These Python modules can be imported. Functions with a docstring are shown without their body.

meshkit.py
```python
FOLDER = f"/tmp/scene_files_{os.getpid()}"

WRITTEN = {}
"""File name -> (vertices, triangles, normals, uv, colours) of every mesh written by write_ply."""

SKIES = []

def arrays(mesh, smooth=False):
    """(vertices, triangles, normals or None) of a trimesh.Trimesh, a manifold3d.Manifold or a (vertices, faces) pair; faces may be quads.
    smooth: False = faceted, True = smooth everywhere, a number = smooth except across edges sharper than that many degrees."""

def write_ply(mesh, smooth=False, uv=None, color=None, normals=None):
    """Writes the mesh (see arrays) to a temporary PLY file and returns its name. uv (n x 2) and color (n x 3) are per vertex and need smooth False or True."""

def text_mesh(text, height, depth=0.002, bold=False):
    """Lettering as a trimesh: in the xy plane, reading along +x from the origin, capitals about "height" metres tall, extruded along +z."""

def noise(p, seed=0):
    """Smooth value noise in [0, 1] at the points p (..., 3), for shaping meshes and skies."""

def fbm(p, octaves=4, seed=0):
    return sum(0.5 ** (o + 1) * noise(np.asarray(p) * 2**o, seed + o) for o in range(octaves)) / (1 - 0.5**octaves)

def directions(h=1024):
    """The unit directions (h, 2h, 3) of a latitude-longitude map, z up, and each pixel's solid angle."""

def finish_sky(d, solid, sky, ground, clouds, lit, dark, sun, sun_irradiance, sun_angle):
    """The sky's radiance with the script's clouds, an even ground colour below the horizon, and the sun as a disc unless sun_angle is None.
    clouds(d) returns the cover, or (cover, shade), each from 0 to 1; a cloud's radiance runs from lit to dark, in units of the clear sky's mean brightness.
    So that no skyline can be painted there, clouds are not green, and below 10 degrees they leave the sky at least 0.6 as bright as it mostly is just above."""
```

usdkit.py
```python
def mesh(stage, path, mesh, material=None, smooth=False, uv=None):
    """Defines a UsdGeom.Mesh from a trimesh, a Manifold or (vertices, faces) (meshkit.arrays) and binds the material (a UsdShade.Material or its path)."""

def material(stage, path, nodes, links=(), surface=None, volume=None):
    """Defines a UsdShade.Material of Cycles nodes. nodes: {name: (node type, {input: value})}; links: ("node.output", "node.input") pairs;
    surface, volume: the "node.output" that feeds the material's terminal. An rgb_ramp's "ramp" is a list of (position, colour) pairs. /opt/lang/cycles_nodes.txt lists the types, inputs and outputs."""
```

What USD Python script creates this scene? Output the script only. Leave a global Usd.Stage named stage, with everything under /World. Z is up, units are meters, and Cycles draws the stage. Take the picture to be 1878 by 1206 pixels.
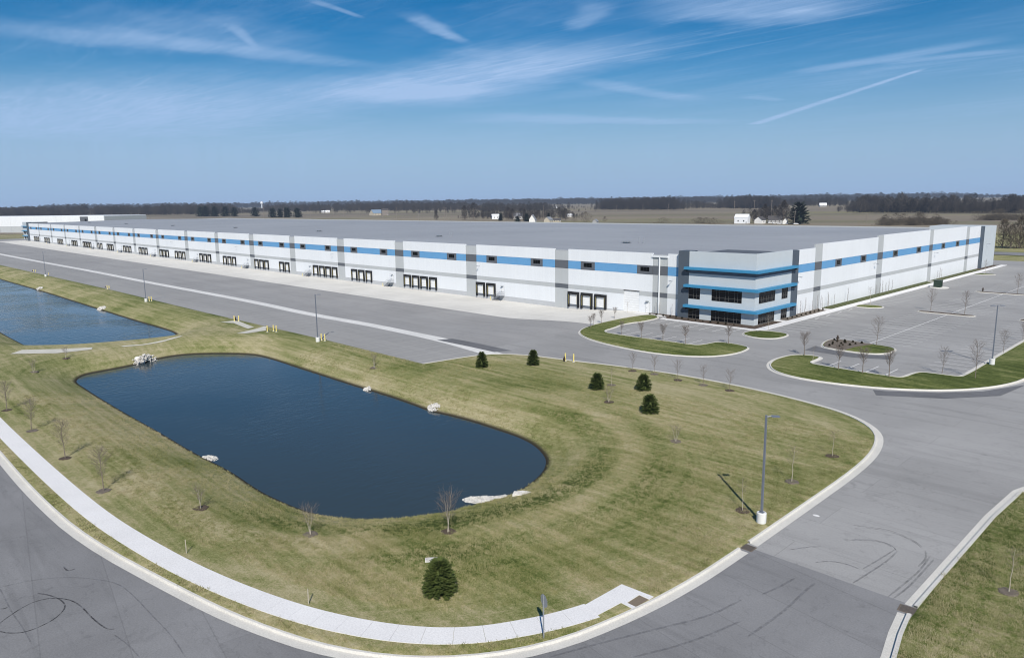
import math, random
import numpy as np, trimesh, shapely, usdkit, meshkit
from shapely.geometry import Polygon, LineString, box as sbox, MultiPolygon
from shapely.ops import unary_union
from scipy.spatial import Delaunay
from pxr import Usd, UsdGeom, UsdLux, UsdShade, Gf, Sdf, Vt

stage = Usd.Stage.CreateInMemory()
UsdGeom.SetStageUpAxis(stage, UsdGeom.Tokens.z)
UsdGeom.SetStageMetersPerUnit(stage, 1.0)
UsdGeom.Xform.Define(stage, '/World')
UsdGeom.Scope.Define(stage, '/World/Looks')
def mat(name, nodes, links=(), surface='p.BSDF', volume=None):
    return usdkit.material(stage, '/World/Looks/' + name, nodes, links, surface=surface, volume=volume)

# ---------------------------------------------------------------- camera (a drone 24 m above the lawn)
FPX, PW, PH = 1329.95, 1878.0, 1206.0
ROT = np.array([[0.69418428, -0.11393386, 0.71072306], [0.71967492, 0.12806991, -0.68239733], [-0.01327408, 0.98519905, 0.17089946]])
EYE = np.array([67.032, -129.937, 24.0])
cam = UsdGeom.Camera.Define(stage, '/World/camera')
cam.AddTransformOp().Set(Gf.Matrix4d(*[*ROT[:, 0], 0, *ROT[:, 1], 0, *ROT[:, 2], 0, *EYE, 1]))
cam.CreateHorizontalApertureAttr(36.0)
cam.CreateVerticalApertureAttr(36.0 * 657 / 1024)
cam.CreateFocalLengthAttr(36.0 * FPX / PW)
cam.CreateClippingRangeAttr(Gf.Vec2f(0.1, 60000))
cam.CreateExposureAttr(0.0)

# ---------------------------------------------------------------- sun and sky
SUN_AZ, SUN_EL = math.atan2(0.755, -0.656), math.radians(40.4)
sd = np.array([math.sin(SUN_AZ) * math.cos(SUN_EL), math.cos(SUN_AZ) * math.cos(SUN_EL), math.sin(SUN_EL)])
sun = UsdLux.DistantLight.Define(stage, '/World/sun')
sun.CreateNormalizeAttr(True); sun.CreateIntensityAttr(1.22); sun.CreateAngleAttr(0.5); sun.CreateColorAttr(Gf.Vec3f(1.0, 0.945, 0.86))
zx = np.cross([0, 0, 1], sd); zx /= np.linalg.norm(zx); zy = np.cross(sd, zx)
sun.AddTransformOp().Set(Gf.Matrix4d(*[*zx, 0, *zy, 0, *sd, 0, 0, 0, 400, 1]))

def build_sky():
    N, L = {}, []
    N['tc'] = ('texture_coordinate', {})
    N['sky'] = ('sky_texture', {'sky_type': 'single_scattering', 'sun_disc': False, 'sun_elevation': SUN_EL, 'sun_rotation': SUN_AZ, 'altitude': 250.0, 'air_density': 1.0, 'aerosol_density': 0.2, 'ozone_density': 2.2})
    N['xyz'] = ('separate_xyz', {}); L.append(('tc.generated', 'xyz.vector'))
    N['zc'] = ('math', {'math_type': 'maximum', 'value2': 0.075}); L.append(('xyz.z', 'zc.value1'))
    for a in 'xy':
        N['q' + a] = ('math', {'math_type': 'divide'}); L += [('xyz.' + a, f'q{a}.value1'), ('zc.value', f'q{a}.value2')]
    N['pl'] = ('combine_xyz', {'z': 0.0}); L += [('qx.value', 'pl.x'), ('qy.value', 'pl.y')]      # the cloud deck, one unit above the ground
    cnt = [0]
    def new(kind, **v):
        cnt[0] += 1; n = f'n{cnt[0]}'; N[n] = (kind, v); return n
    def link(a, b): L.append((a, b))
    def math_(t, a, b=None, clamp=False):
        n = new('math', math_type=t, use_clamp=clamp)
        for k, v in (('value1', a), ('value2', b)):
            if isinstance(v, str): link(v, f'{n}.{k}')
            elif v is not None: N[n][1][k] = float(v)
        return n + '.value'
    def rng(a, lo, hi, t0=0.0, t1=1.0):
        n = new('map_range', range_type='smoothstep', from_min=lo, from_max=hi, to_min=t0, to_max=t1, clamp=True); link(a, n + '.value'); return n + '.result'
    def noise(scale3, rot, detail, rough, dist=0.0, seed=0.0, src='pl.vector'):
        m = new('mapping', mapping_type='point', rotation=(0, 0, rot), scale=scale3, location=(seed, seed * 0.7, seed * 1.3)); link(src, m + '.vector')
        n = new('noise_texture', scale=1.0, detail=detail, roughness=rough, distortion=dist); link(m + '.vector', n + '.vector'); return n + '.fac'
    def streak(p0, p1, w0, w1, amp, soft=0.25, wob=0.0, seed=0.0):
        """a drawn-out trail of cloud from p0 to p1 on the cloud deck"""
        p0, p1 = np.array(p0, float), np.array(p1, float); ln = np.linalg.norm(p1 - p0); t = (p1 - p0) / ln; nn = np.array([-t[1], t[0]])
        s = new('vector_math', vector_math_type='subtract') if False else None
        d1 = new('vector_math', math_type='dot_product', vector2=(t[0], t[1], 0)); link('pl.vector', d1 + '.vector1')
        d2 = new('vector_math', math_type='dot_product', vector2=(nn[0], nn[1], 0)); link('pl.vector', d2 + '.vector1')
        u = math_('divide', math_('subtract', d1 + '.value', float(p0 @ t)), ln)
        v = math_('subtract', d2 + '.value', float(p0 @ nn))
        if wob: v = math_('add', v, math_('multiply', math_('subtract', noise((1.5, 1.5, 1), 0.0, 3, 0.6, 0, seed), 0.5), wob))
        wu = math_('add', math_('multiply', u, w1 - w0), w0)
        wu = math_('maximum', wu, min(w0, w1) * 0.6)
        r = math_('divide', math_('absolute', v), wu)
        body = rng(r, 0.15, 1.0, 1.0, 0.0)
        ends = math_('multiply', rng(u, 0.0, soft), rng(u, 1.0 - soft, 1.0, 1.0, 0.0))
        tex = rng(noise((1.6, 9.0, 1), -math.atan2(t[1], t[0]), 6, 0.65, 0.6, seed + 3), 0.20, 0.80, 0.50, 1.0)
        return math_('multiply', math_('multiply', math_('multiply', body, ends), tex), amp)
    # thin cirrus veils, combed out along the wind
    veil = math_('multiply', rng(noise((0.24, 0.5, 1), 0.55, 7, 0.62, 0.9, 4.0), 0.40, 0.80), rng(noise((0.8, 3.6, 1), 0.55, 7, 0.68, 1.2, 9.0), 0.28, 0.80, 0.25, 1.0))
    wisp = math_('multiply', rng(noise((0.6, 4.4, 1), 0.75, 8, 0.7, 1.5, 2.0), 0.52, 0.86), rng(noise((0.35, 0.5, 1), 0.2, 4, 0.5, 0, 17.0), 0.42, 0.62))
    total = math_('add', math_('multiply', veil, 0.40), math_('multiply', wisp, 0.45))
    def deck(px, py):
        d = ROT @ np.array([(px - PW / 2) / FPX, -(py - PH / 2) / FPX, -1.0]); return d[:2] / d[2]
    for (a, b, w0, w1, amp, soft, wob) in (((-300, 330), (1150, 225), 6.0, 3.0, 0.55, 0.4, 1.5), ((640, 190), (1250, 60), 1.5, 0.55, 0.95, 0.35, 0.7), ((-260, 260), (960, 128), 4.2, 1.6, 0.85, 0.4, 1.5), ((-200, 30), (760, 128), 0.42, 0.22, 0.40, 0.3, 0.5), ((60, 30), (640, 105), 0.85, 0.6, 0.32, 0.4, 0.8),
            ((1378, 230), (1705, 123), 0.15, 0.05, 0.85, 0.06, 0.05), ((1030, 140), (1300, 188), 0.20, 0.30, 0.42, 0.3, 0.3), ((1420, 140), (1900, 62), 0.22, 0.20, 0.50, 0.3, 0.2), ((1600, 118), (1900, 88), 0.18, 0.12, 0.40, 0.3, 0.2), ((560, -4), (672, 36), 0.06, 0.03, 0.45, 0.3, 0.05), ((735, 18), (858, 84), 0.12, 0.06, 0.55, 0.3, 0.2),
            ((760, 214), (1400, 226), 0.9, 0.35, 0.55, 0.35, 0.6), ((420, 40), (470, 90), 0.07, 0.04, 0.35, 0.3, 0.05), ((1130, 14), (1680, 10), 0.40, 0.30, 0.60, 0.35, 0.6), ((1300, 45), (1560, 22), 0.30, 0.2, 0.40, 0.35, 0.5), ((1045, 62), (1110, -5), 0.10, 0.16, 0.40, 0.3, 0.2), ((1360, 175), (1440, 186), 0.2, 0.1, 0.35, 0.3, 0.1), ((500, 185), (1000, 160), 0.7, 0.5, 0.45, 0.4, 0.8)):
        s = (deck(*a), deck(*b), w0, w1, amp, soft, wob, a[0] * 0.013)
        total = math_('add', total, streak(*s))
    # the low haze of the horizon: thin cloud seen edge-on
    low = rng('xyz.z', -0.02, 0.258, 1.0, 0.0)
    edge = rng(noise((0.10, 0.34, 1), 0.55, 5, 0.6, 0.4, 31.0), 0.35, 0.70, 0.0, 0.42)
    lowedge = math_('multiply', edge, rng('xyz.z', 0.03, 0.26, 1.0, 0.15))
    total = math_('minimum', total, 0.92)
    up = rng('xyz.z', -0.02, 0.0)
    N['ml'] = ('mix_color', {'blend_type': 'mix', 'b': SKY_LOW}); L += [('sky.color', 'ml.a'), (math_('multiply', math_('maximum', low, lowedge), up), 'ml.fac')]
    N['mx'] = ('mix_color', {'blend_type': 'mix', 'b': SKY_CLOUD}); L += [('ml.result', 'mx.a'), (math_('multiply', math_('multiply', total, up), rng('xyz.z', 0.01, 0.10, 0.25, 1.0)), 'mx.fac')]
    N['hs'] = ('hsv', {'hue': 0.503, 'saturation': SKY_SAT, 'value': 1.0, 'fac': 1.0}); L.append(('sky.color', 'hs.color'))
    L[:] = [(a, b) if (a, b) != ('sky.color', 'ml.a') else ('hs.color', 'ml.a') for a, b in L]
    N['bg'] = ('background_shader', {'strength': SKY_STRENGTH}); L.append(('mx.result', 'bg.color'))
    return mat('sky_look', N, L, surface='bg.background')
HAZE = 0.75e-4
SKY_CLOUD, SKY_LOW, SKY_SAT, SKY_STRENGTH = (5.6, 8.0, 12.0), (4.35, 6.65, 10.1), 1.85, 0.070
dome = UsdLux.DomeLight.Define(stage, '/World/sky')
dome.CreateIntensityAttr(1.0)
dome.GetPrim().SetCustomDataByKey('kind', 'structure')
UsdShade.MaterialBindingAPI.Apply(dome.GetPrim()).Bind(build_sky())

# ---------------------------------------------------------------- naming and mesh helpers
used = {}
def numbered(path):
    n = used.get(path, 0); used[path] = n + 1
    return path if n == 0 else f'{path}_{n:03d}'
def tag(prim, label=None, cat=None, group=None, kind=None):
    p = prim.GetPrim() if hasattr(prim, 'GetPrim') else prim
    for k, v in (('label', label), ('category', cat), ('group', group), ('kind', kind)):
        if v: p.SetCustomDataByKey(k, v)
    return p
def thing(name, label, cat, loc=(0, 0, 0), rotz=0.0, scale=1.0, group=None):
    x = UsdGeom.Xform.Define(stage, numbered('/World/' + name))
    x.AddTranslateOp().Set(Gf.Vec3d(*map(float, loc))); x.AddRotateZOp().Set(float(rotz)); x.AddScaleOp().Set(Gf.Vec3f(*np.broadcast_to(scale, 3).astype(float).tolist()))
    tag(x, label, cat, group); return x.GetPrim()
def copy_of(src, name, label, cat, loc, rotz=0.0, scale=1.0, group=None):
    p = thing(name, label, cat, loc, rotz, scale, group)
    p.GetReferences().AddInternalReference(src.GetPath()); p.SetInstanceable(True)
    return p
class MB:
    def __init__(s): s.v, s.f, s.n = [], [], 0
    def add(s, v, f):
        v = np.asarray(v, float); f = np.asarray(f, int)
        if f.shape[1] == 4: f = np.vstack([f[:, [0, 1, 2]], f[:, [0, 2, 3]]])
        s.v.append(v); s.f.append(f + s.n); s.n += len(v); return s
    def box(s, a, b, rot=0.0, about=None):
        a, b = np.minimum(a, b), np.maximum(a, b)
        v = np.array([[(a, b)[i][0], (a, b)[j][1], (a, b)[k][2]] for i in (0, 1) for j in (0, 1) for k in (0, 1)], float)
        if rot:
            c = np.array(about if about is not None else (np.array(a) + b) / 2); R = np.array([[math.cos(rot), -math.sin(rot), 0], [math.sin(rot), math.cos(rot), 0], [0, 0, 1]])
            v = (v - c) @ R.T + c
        return s.add(v, [[0, 1, 3, 2], [4, 6, 7, 5], [0, 4, 5, 1], [2, 3, 7, 6], [0, 2, 6, 4], [1, 5, 7, 3]])
    def tube(s, pts, r, n=5, cap=False):
        pts = np.asarray(pts, float); r = np.broadcast_to(r, len(pts))
        d = np.gradient(pts, axis=0); d /= np.maximum(np.linalg.norm(d, axis=1, keepdims=True), 1e-9)
        ref = np.where(np.abs(d[:, 2:3]) > 0.9, [[1.0, 0, 0]], [[0, 0, 1.0]]); a = np.cross(d, ref); a /= np.linalg.norm(a, axis=1, keepdims=True); b = np.cross(d, a)
        th = np.arange(n) / n * 2 * np.pi
        v = pts[:, None] + r[:, None, None] * (a[:, None] * np.cos(th)[None, :, None] + b[:, None] * np.sin(th)[None, :, None])
        f = [[i * n + k, i * n + (k + 1) % n, (i + 1) * n + (k + 1) % n, (i + 1) * n + k] for i in range(len(pts) - 1) for k in range(n)]
        s.add(v.reshape(-1, 3), f)
        if cap:
            for i in (0, len(pts) - 1):
                s.add(np.vstack([v[i], pts[i]]), [[k, (k + 1) % n, n] if i else [(k + 1) % n, k, n] for k in range(n)])
        return s
    def lathe(s, prof, c=(0, 0, 0), n=12):
        prof = np.asarray(prof, float); th = np.arange(n) / n * 2 * np.pi
        v = np.stack([prof[:, None, 0] * np.cos(th), prof[:, None, 0] * np.sin(th), np.repeat(prof[:, 1:2], n, 1)], -1) + np.asarray(c, float)
        f = [[i * n + k, i * n + (k + 1) % n, (i + 1) * n + (k + 1) % n, (i + 1) * n + k] for i in range(len(prof) - 1) for k in range(n)]
        return s.add(v.reshape(-1, 3), f)
    def ext(s, poly, z0, z1):
        for g in getattr(poly, 'geoms', [poly]):
            m = trimesh.creation.extrude_polygon(g, z1 - z0, engine='earcut'); s.add(m.vertices + [0, 0, z0], m.faces)
        return s
    def ico(s, c, r, seed=0, sub=0, flat=1.0):
        m = trimesh.creation.icosphere(sub, 1.0); g = np.random.default_rng(seed)
        v = m.vertices * (0.72 + 0.5 * g.random((len(m.vertices), 1))) * np.asarray(r) ; v[:, 2] *= flat
        return s.add(v + np.asarray(c), m.faces)
    def arrays(s): return np.vstack(s.v), np.vstack(s.f)
    def put(s, name, m, parent=None, smooth=False, label=None, cat=None, group=None, kind=None):
        path = numbered((str(parent.GetPath()) if parent is not None else '/World') + '/' + name)
        p = usdkit.mesh(stage, path, s.arrays(), m, smooth=smooth)
        return tag(p, label, cat, group, kind)

# ---------------------------------------------------------------- materials
def simple(name, col, rough=0.6, var=0.12, scale=3.0, metal=0.0, bump=0.0, spec=0.4, bscale=None):
    """a plain painted, cast or natural surface with a little uneven tone"""
    N = {'g': ('geometry', {}), 'n': ('noise_texture', {'scale': scale, 'detail': 5.0, 'roughness': 0.6}),
         'r': ('rgb_ramp', {'ramp': [(0.25, tuple(c * (1 - var) for c in col)), (0.75, tuple(min(1, c * (1 + var)) for c in col))]}),
         'p': ('principled_bsdf', {'roughness': rough, 'metallic': metal, 'specular_ior_level': spec})}
    L = [('g.position', 'n.vector'), ('n.fac', 'r.fac'), ('r.color', 'p.base_color')]
    if bump:
        N['bn'] = ('noise_texture', {'scale': bscale or scale * 6, 'detail': 4.0, 'roughness': 0.6}); N['b'] = ('bump', {'strength': bump, 'distance': 0.02})
        L += [('g.position', 'bn.vector'), ('bn.fac', 'b.height'), ('b.normal', 'p.normal')]
    return mat(name, N, L)
def cladding(name, col, amp):
    N = {'g': ('geometry', {}), 'm': ('mapping', {'mapping_type': 'point', 'scale': (1.6, 1.6, 0.05)}), 'n': ('noise_texture', {'scale': 1.0, 'detail': 5.0, 'roughness': 0.7}), 'n2': ('noise_texture', {'scale': 0.09, 'detail': 4.0, 'roughness': 0.6}), 'a': ('math', {'math_type': 'add'}), 'r': ('rgb_ramp', {'ramp': [(0.32, tuple(c * (1 - amp) for c in col)), (0.55, col), (0.75, tuple(c * (1 + amp * 0.5) for c in col))]}), 'h': ('math', {'math_type': 'multiply', 'value2': 0.5}), 'p': ('principled_bsdf', {'roughness': 0.75, 'specular_ior_level': 0.35})}
    return mat(name, N, [('g.position', 'm.vector'), ('m.vector', 'n.vector'), ('g.position', 'n2.vector'), ('n.fac', 'a.value1'), ('n2.fac', 'a.value2'), ('a.value', 'h.value1'), ('h.value', 'r.fac'), ('r.color', 'p.base_color')])
M = {}
M['panel_white'] = cladding('panel_white', (0.74, 0.765, 0.785), 0.07)
M['panel_grey'] = cladding('panel_grey', (0.455, 0.475, 0.48), 0.06)
M['band_dark'] = simple('band_dark', (0.105, 0.115, 0.13), 0.7, 0.05, 0.5)
M['fin_dark'] = simple('fin_dark', (0.075, 0.095, 0.12), 0.7, 0.05, 0.5)
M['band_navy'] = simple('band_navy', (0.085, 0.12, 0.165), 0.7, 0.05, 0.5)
M['band_blue'] = simple('band_blue', (0.125, 0.32, 0.56), 0.65, 0.04, 0.5)
M['office_grey'] = simple('office_grey', (0.50, 0.545, 0.57), 0.75, 0.03, 0.5)
M['canopy_blue'] = simple('canopy_blue', (0.045, 0.24, 0.43), 0.45, 0.04, 1.0)
M['found_grey'] = simple('found_grey', (0.46, 0.475, 0.49), 0.8, 0.06, 0.8)
M['black'] = simple('black_rubber', (0.012, 0.012, 0.013), 0.7, 0.2, 4)
M['frame_black'] = simple('frame_black', (0.02, 0.022, 0.025), 0.4, 0.1, 4)
M['frame_pale'] = simple('mullion_metal', (0.10, 0.095, 0.09), 0.4, 0.1, 4)
M['door_white'] = simple('door_white', (0.78, 0.79, 0.79), 0.6, 0.04, 1.0)
M['galv'] = simple('galvanised_steel', (0.33, 0.35, 0.37), 0.5, 0.12, 6, metal=0.3)
M['stair_steel'] = simple('stair_steel', (0.16, 0.18, 0.21), 0.5, 0.12, 6, metal=0.3)
M['pole_grey'] = simple('pole_grey', (0.17, 0.19, 0.23), 0.45, 0.1, 2, metal=0.2)
M['base_white'] = simple('base_concrete', (0.68, 0.68, 0.66), 0.85, 0.05, 3, bump=0.2)
M['yellow'] = simple('safety_yellow', (0.72, 0.60, 0.20), 0.55, 0.08, 5)
M['trunk'] = simple('young_bark', (0.19, 0.155, 0.125), 0.9, 0.25, 9)
M['twig'] = simple('twig', (0.16, 0.13, 0.11), 0.9, 0.25, 9)
M['pale_bark'] = simple('pale_bark', (0.45, 0.40, 0.32), 0.9, 0.2, 9)
M['mulch'] = simple('bark_mulch', (0.085, 0.062, 0.045), 0.95, 0.35, 6, bump=0.8)
M['dry_mulch'] = simple('dry_mulch', (0.15, 0.125, 0.10), 0.95, 0.3, 5, bump=0.8)
M['stone_white'] = simple('white_limestone', (0.55, 0.53, 0.49), 0.9, 0.32, 2.5, bump=0.4)
M['slab_white'] = simple('slab_concrete', (0.70, 0.68, 0.63), 0.85, 0.07, 1.2, bump=0.15)
M['spill'] = simple('spillway_concrete', (0.56, 0.54, 0.47), 0.85, 0.08, 0.7, bump=0.15)
M['transformer_green'] = simple('transformer_green', (0.022, 0.042, 0.028), 0.4, 0.1, 2)
M['hydrant'] = simple('hydrant_dark', (0.05, 0.035, 0.022), 0.5, 0.15, 6)
M['hydrant_green'] = simple('hydrant_green', (0.03, 0.05, 0.02), 0.5, 0.15, 6)
M['sign_back'] = simple('sign_back_aluminium', (0.30, 0.32, 0.36), 0.4, 0.08, 3, metal=0.4)
M['sign_red'] = simple('sign_red', (0.45, 0.02, 0.02), 0.45, 0.05, 3)
M['tactile'] = simple('tactile_brown', (0.20, 0.16, 0.115), 0.8, 0.12, 8)
M['line_white'] = simple('line_paint', (0.72, 0.71, 0.69), 0.7, 0.14, 1.3)
M['line_bright'] = simple('line_paint_fresh', (0.74, 0.73, 0.71), 0.7, 0.10, 1.3)
M['line_faint'] = simple('line_paint_worn', (0.42, 0.41, 0.39), 0.7, 0.12, 1.3)
M['rust'] = simple('manhole_iron', (0.10, 0.09, 0.085), 0.7, 0.15, 5)
M['rubber'] = simple('tyre_mark_rubber', (0.045, 0.045, 0.05), 0.8, 0.25, 2)
M['house_white'] = simple('house_white', (0.75, 0.74, 0.71), 0.7, 0.05, 0.5)
M['house_tan'] = simple('house_tan', (0.50, 0.45, 0.36), 0.7, 0.05, 0.5)
M['house_grey'] = simple('house_grey', (0.34, 0.34, 0.34), 0.7, 0.05, 0.5)
M['roof_dark'] = simple('shingle_dark', (0.07, 0.065, 0.065), 0.85, 0.12, 0.7)
M['roof_grey'] = simple('shingle_grey', (0.24, 0.25, 0.27), 0.7, 0.1, 0.7)
M['roof_blue'] = simple('metal_roof', (0.20, 0.27, 0.36), 0.35, 0.08, 0.7)
M['wood_far'] = simple('far_twigs', (0.040, 0.034, 0.031), 0.95, 0.3, 0.12)
M['wood_far2'] = simple('far_twigs_pale', (0.062, 0.052, 0.044), 0.95, 0.3, 0.12)
M['hedge_twig'] = simple('hedge_twigs', (0.105, 0.085, 0.060), 0.95, 0.3, 0.3)
M['far_green'] = simple('far_conifer', (0.018, 0.028, 0.016), 0.9, 0.4, 0.3)
M['post_wood'] = simple('utility_wood', (0.22, 0.19, 0.165), 0.9, 0.15, 3)
M['car_white'] = simple('car_white', (0.72, 0.72, 0.72), 0.3, 0.03, 2)
M['tower_white'] = simple('tower_white', (0.78, 0.80, 0.82), 0.5, 0.03, 0.3)
M['glass'] = mat('dark_glass', {'p': ('principled_bsdf', {'base_color': (0.004, 0.005, 0.006), 'roughness': 0.06, 'specular_ior_level': 0.22})})

def paving(name, col, var=0.10, patch=0.06, dark=0.0, joints=None, streak=0.0, sdir=0.0):
    """worn paving: broad tonal patches, fine aggregate, a few darker stains and joints"""
    N = {'g': ('geometry', {}), 'n1': ('noise_texture', {'scale': patch, 'detail': 6.0, 'roughness': 0.62, 'distortion': 0.5}), 'n2': ('noise_texture', {'scale': 9.0, 'detail': 4.0, 'roughness': 0.7}),
         'r1': ('rgb_ramp', {'ramp': [(0.30, tuple(c * (1 - var) for c in col)), (0.70, tuple(c * (1 + var) for c in col))]}),
         'r2': ('rgb_ramp', {'ramp': [(0.3, (0.86, 0.86, 0.86)), (0.7, (1.10, 1.10, 1.10))]}), 'm': ('mix_color', {'blend_type': 'multiply', 'fac': 1.0}),
         'b': ('bump', {'strength': 0.25, 'distance': 0.01}), 'p': ('principled_bsdf', {'roughness': 0.85, 'specular_ior_level': 0.3})}
    L = [('g.position', 'n1.vector'), ('g.position', 'n2.vector'), ('n1.fac', 'r1.fac'), ('n2.fac', 'r2.fac'), ('r1.color', 'm.a'), ('r2.color', 'm.b'), ('n2.fac', 'b.height'), ('b.normal', 'p.normal')]
    last = 'm.result'
    if dark:
        N['mp'] = ('mapping', {'mapping_type': 'point', 'rotation': (0, 0, sdir), 'scale': (0.05, 0.55, 1)}); N['n3'] = ('noise_texture', {'scale': 1.0, 'detail': 5.0, 'roughness': 0.65, 'distortion': 0.8})
        N['r3'] = ('rgb_ramp', {'ramp': [(0.50, (1, 1, 1)), (0.78, (1 - dark,) * 3)]}); N['m3'] = ('mix_color', {'blend_type': 'multiply', 'fac': 1.0})
        L += [('g.position', 'mp.vector'), ('mp.vector', 'n3.vector'), ('n3.fac', 'r3.fac'), (last, 'm3.a'), ('r3.color', 'm3.b')]; last = 'm3.result'
    if joints:
        N['bk'] = ('brick_texture', {'offset': 0.0, 'scale': 1.0, 'brick_width': joints, 'row_height': joints, 'mortar_size': 0.025, 'color1': (1, 1, 1), 'color2': (0.95, 0.95, 0.95), 'mortar': (0.72, 0.72, 0.72)})
        N['m4'] = ('mix_color', {'blend_type': 'multiply', 'fac': 1.0}); L += [('g.position', 'bk.vector'), (last, 'm4.a'), ('bk.color', 'm4.b')]; last = 'm4.result'
    if 'asphalt' in name:
        N['cd'] = ('noise_texture', {'scale': 0.5, 'detail': 3.0, 'roughness': 0.6}); N['cm'] = ('mix_vector', {'fac': 0.72}); N['cv'] = ('voronoi_texture', {'feature': 'distance_to_edge', 'scale': 0.16}); N['cr'] = ('map_range', {'range_type': 'smoothstep', 'from_min': 0.0, 'from_max': 0.012, 'to_min': 0.90, 'to_max': 1.0, 'clamp': True})
        N['cs'] = ('vector_math', {'math_type': 'multiply', 'vector2': (5.0, 5.0, 0.0)}); N['ca'] = ('vector_math', {'math_type': 'add'})
        N['sm'] = ('mapping', {'mapping_type': 'point', 'rotation': (0, 0, 0.0 if 'street' not in name else 0.15), 'scale': (1, 1, 1)}); N['bs'] = ('brick_texture', {'offset': 0.5, 'scale': 1.0, 'brick_width': 46.0, 'row_height': 4.1, 'mortar_size': 0.035, 'color1': (1.03, 1.03, 1.03), 'color2': (0.955, 0.955, 0.955), 'mortar': (0.86, 0.86, 0.86)})
        N['mc'] = ('mix_color', {'blend_type': 'multiply', 'fac': 1.0}); N['ms2'] = ('mix_color', {'blend_type': 'multiply', 'fac': 1.0})
        N['st'] = ('noise_texture', {'scale': 0.9, 'detail': 3.0, 'roughness': 0.7}); N['sr'] = ('rgb_ramp', {'ramp': [(0.60, (1, 1, 1)), (0.74, (0.80, 0.80, 0.80))]}); N['mo'] = ('mix_color', {'blend_type': 'multiply', 'fac': 1.0})
        L += [('g.position', 'cd.vector'), ('cd.color', 'cs.vector1'), ('g.position', 'ca.vector1'), ('cs.vector', 'ca.vector2'), ('ca.vector', 'cv.vector'), ('cv.distance', 'cr.value'), (last, 'mc.a'), ('cr.result', 'mc.b'), ('g.position', 'sm.vector'), ('sm.vector', 'bs.vector'), ('mc.result', 'ms2.a'), ('bs.color', 'ms2.b'), ('g.position', 'st.vector'), ('st.fac', 'sr.fac'), ('ms2.result', 'mo.a'), ('sr.color', 'mo.b')]; last = 'mo.result'; del N['cm']
    L.append((last, 'p.base_color'))
    return mat(name, N, L)
M['asphalt_lot'] = paving('asphalt_lot', (0.325, 0.320, 0.312), 0.13, 0.05, 0.24, sdir=0.6)
M['asphalt_yard'] = paving('asphalt_yard', (0.325, 0.319, 0.311), 0.10, 0.035, 0.16)
M['asphalt_trailer'] = paving('asphalt_trailer', (0.325, 0.319, 0.308), 0.06, 0.05, 0.12, sdir=1.57)
M['asphalt_street'] = paving('asphalt_street', (0.220, 0.219, 0.221), 0.15, 0.09, 0.26, sdir=0.35)
M['asphalt_patch'] = paving('asphalt_patch', (0.155, 0.156, 0.162), 0.12, 0.3, 0.2)
M['apron'] = paving('dock_concrete', (0.68, 0.66, 0.61), 0.08, 0.06, 0.10, joints=4.6)
M['strip'] = paving('strip_concrete', (0.72, 0.71, 0.68), 0.06, 0.1, 0.1, joints=4.6)
M['walk'] = paving('walk_concrete', (0.75, 0.74, 0.73), 0.05, 0.25)
M['kerb'] = paving('kerb_concrete', (0.62, 0.60, 0.55), 0.07, 0.3)

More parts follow.
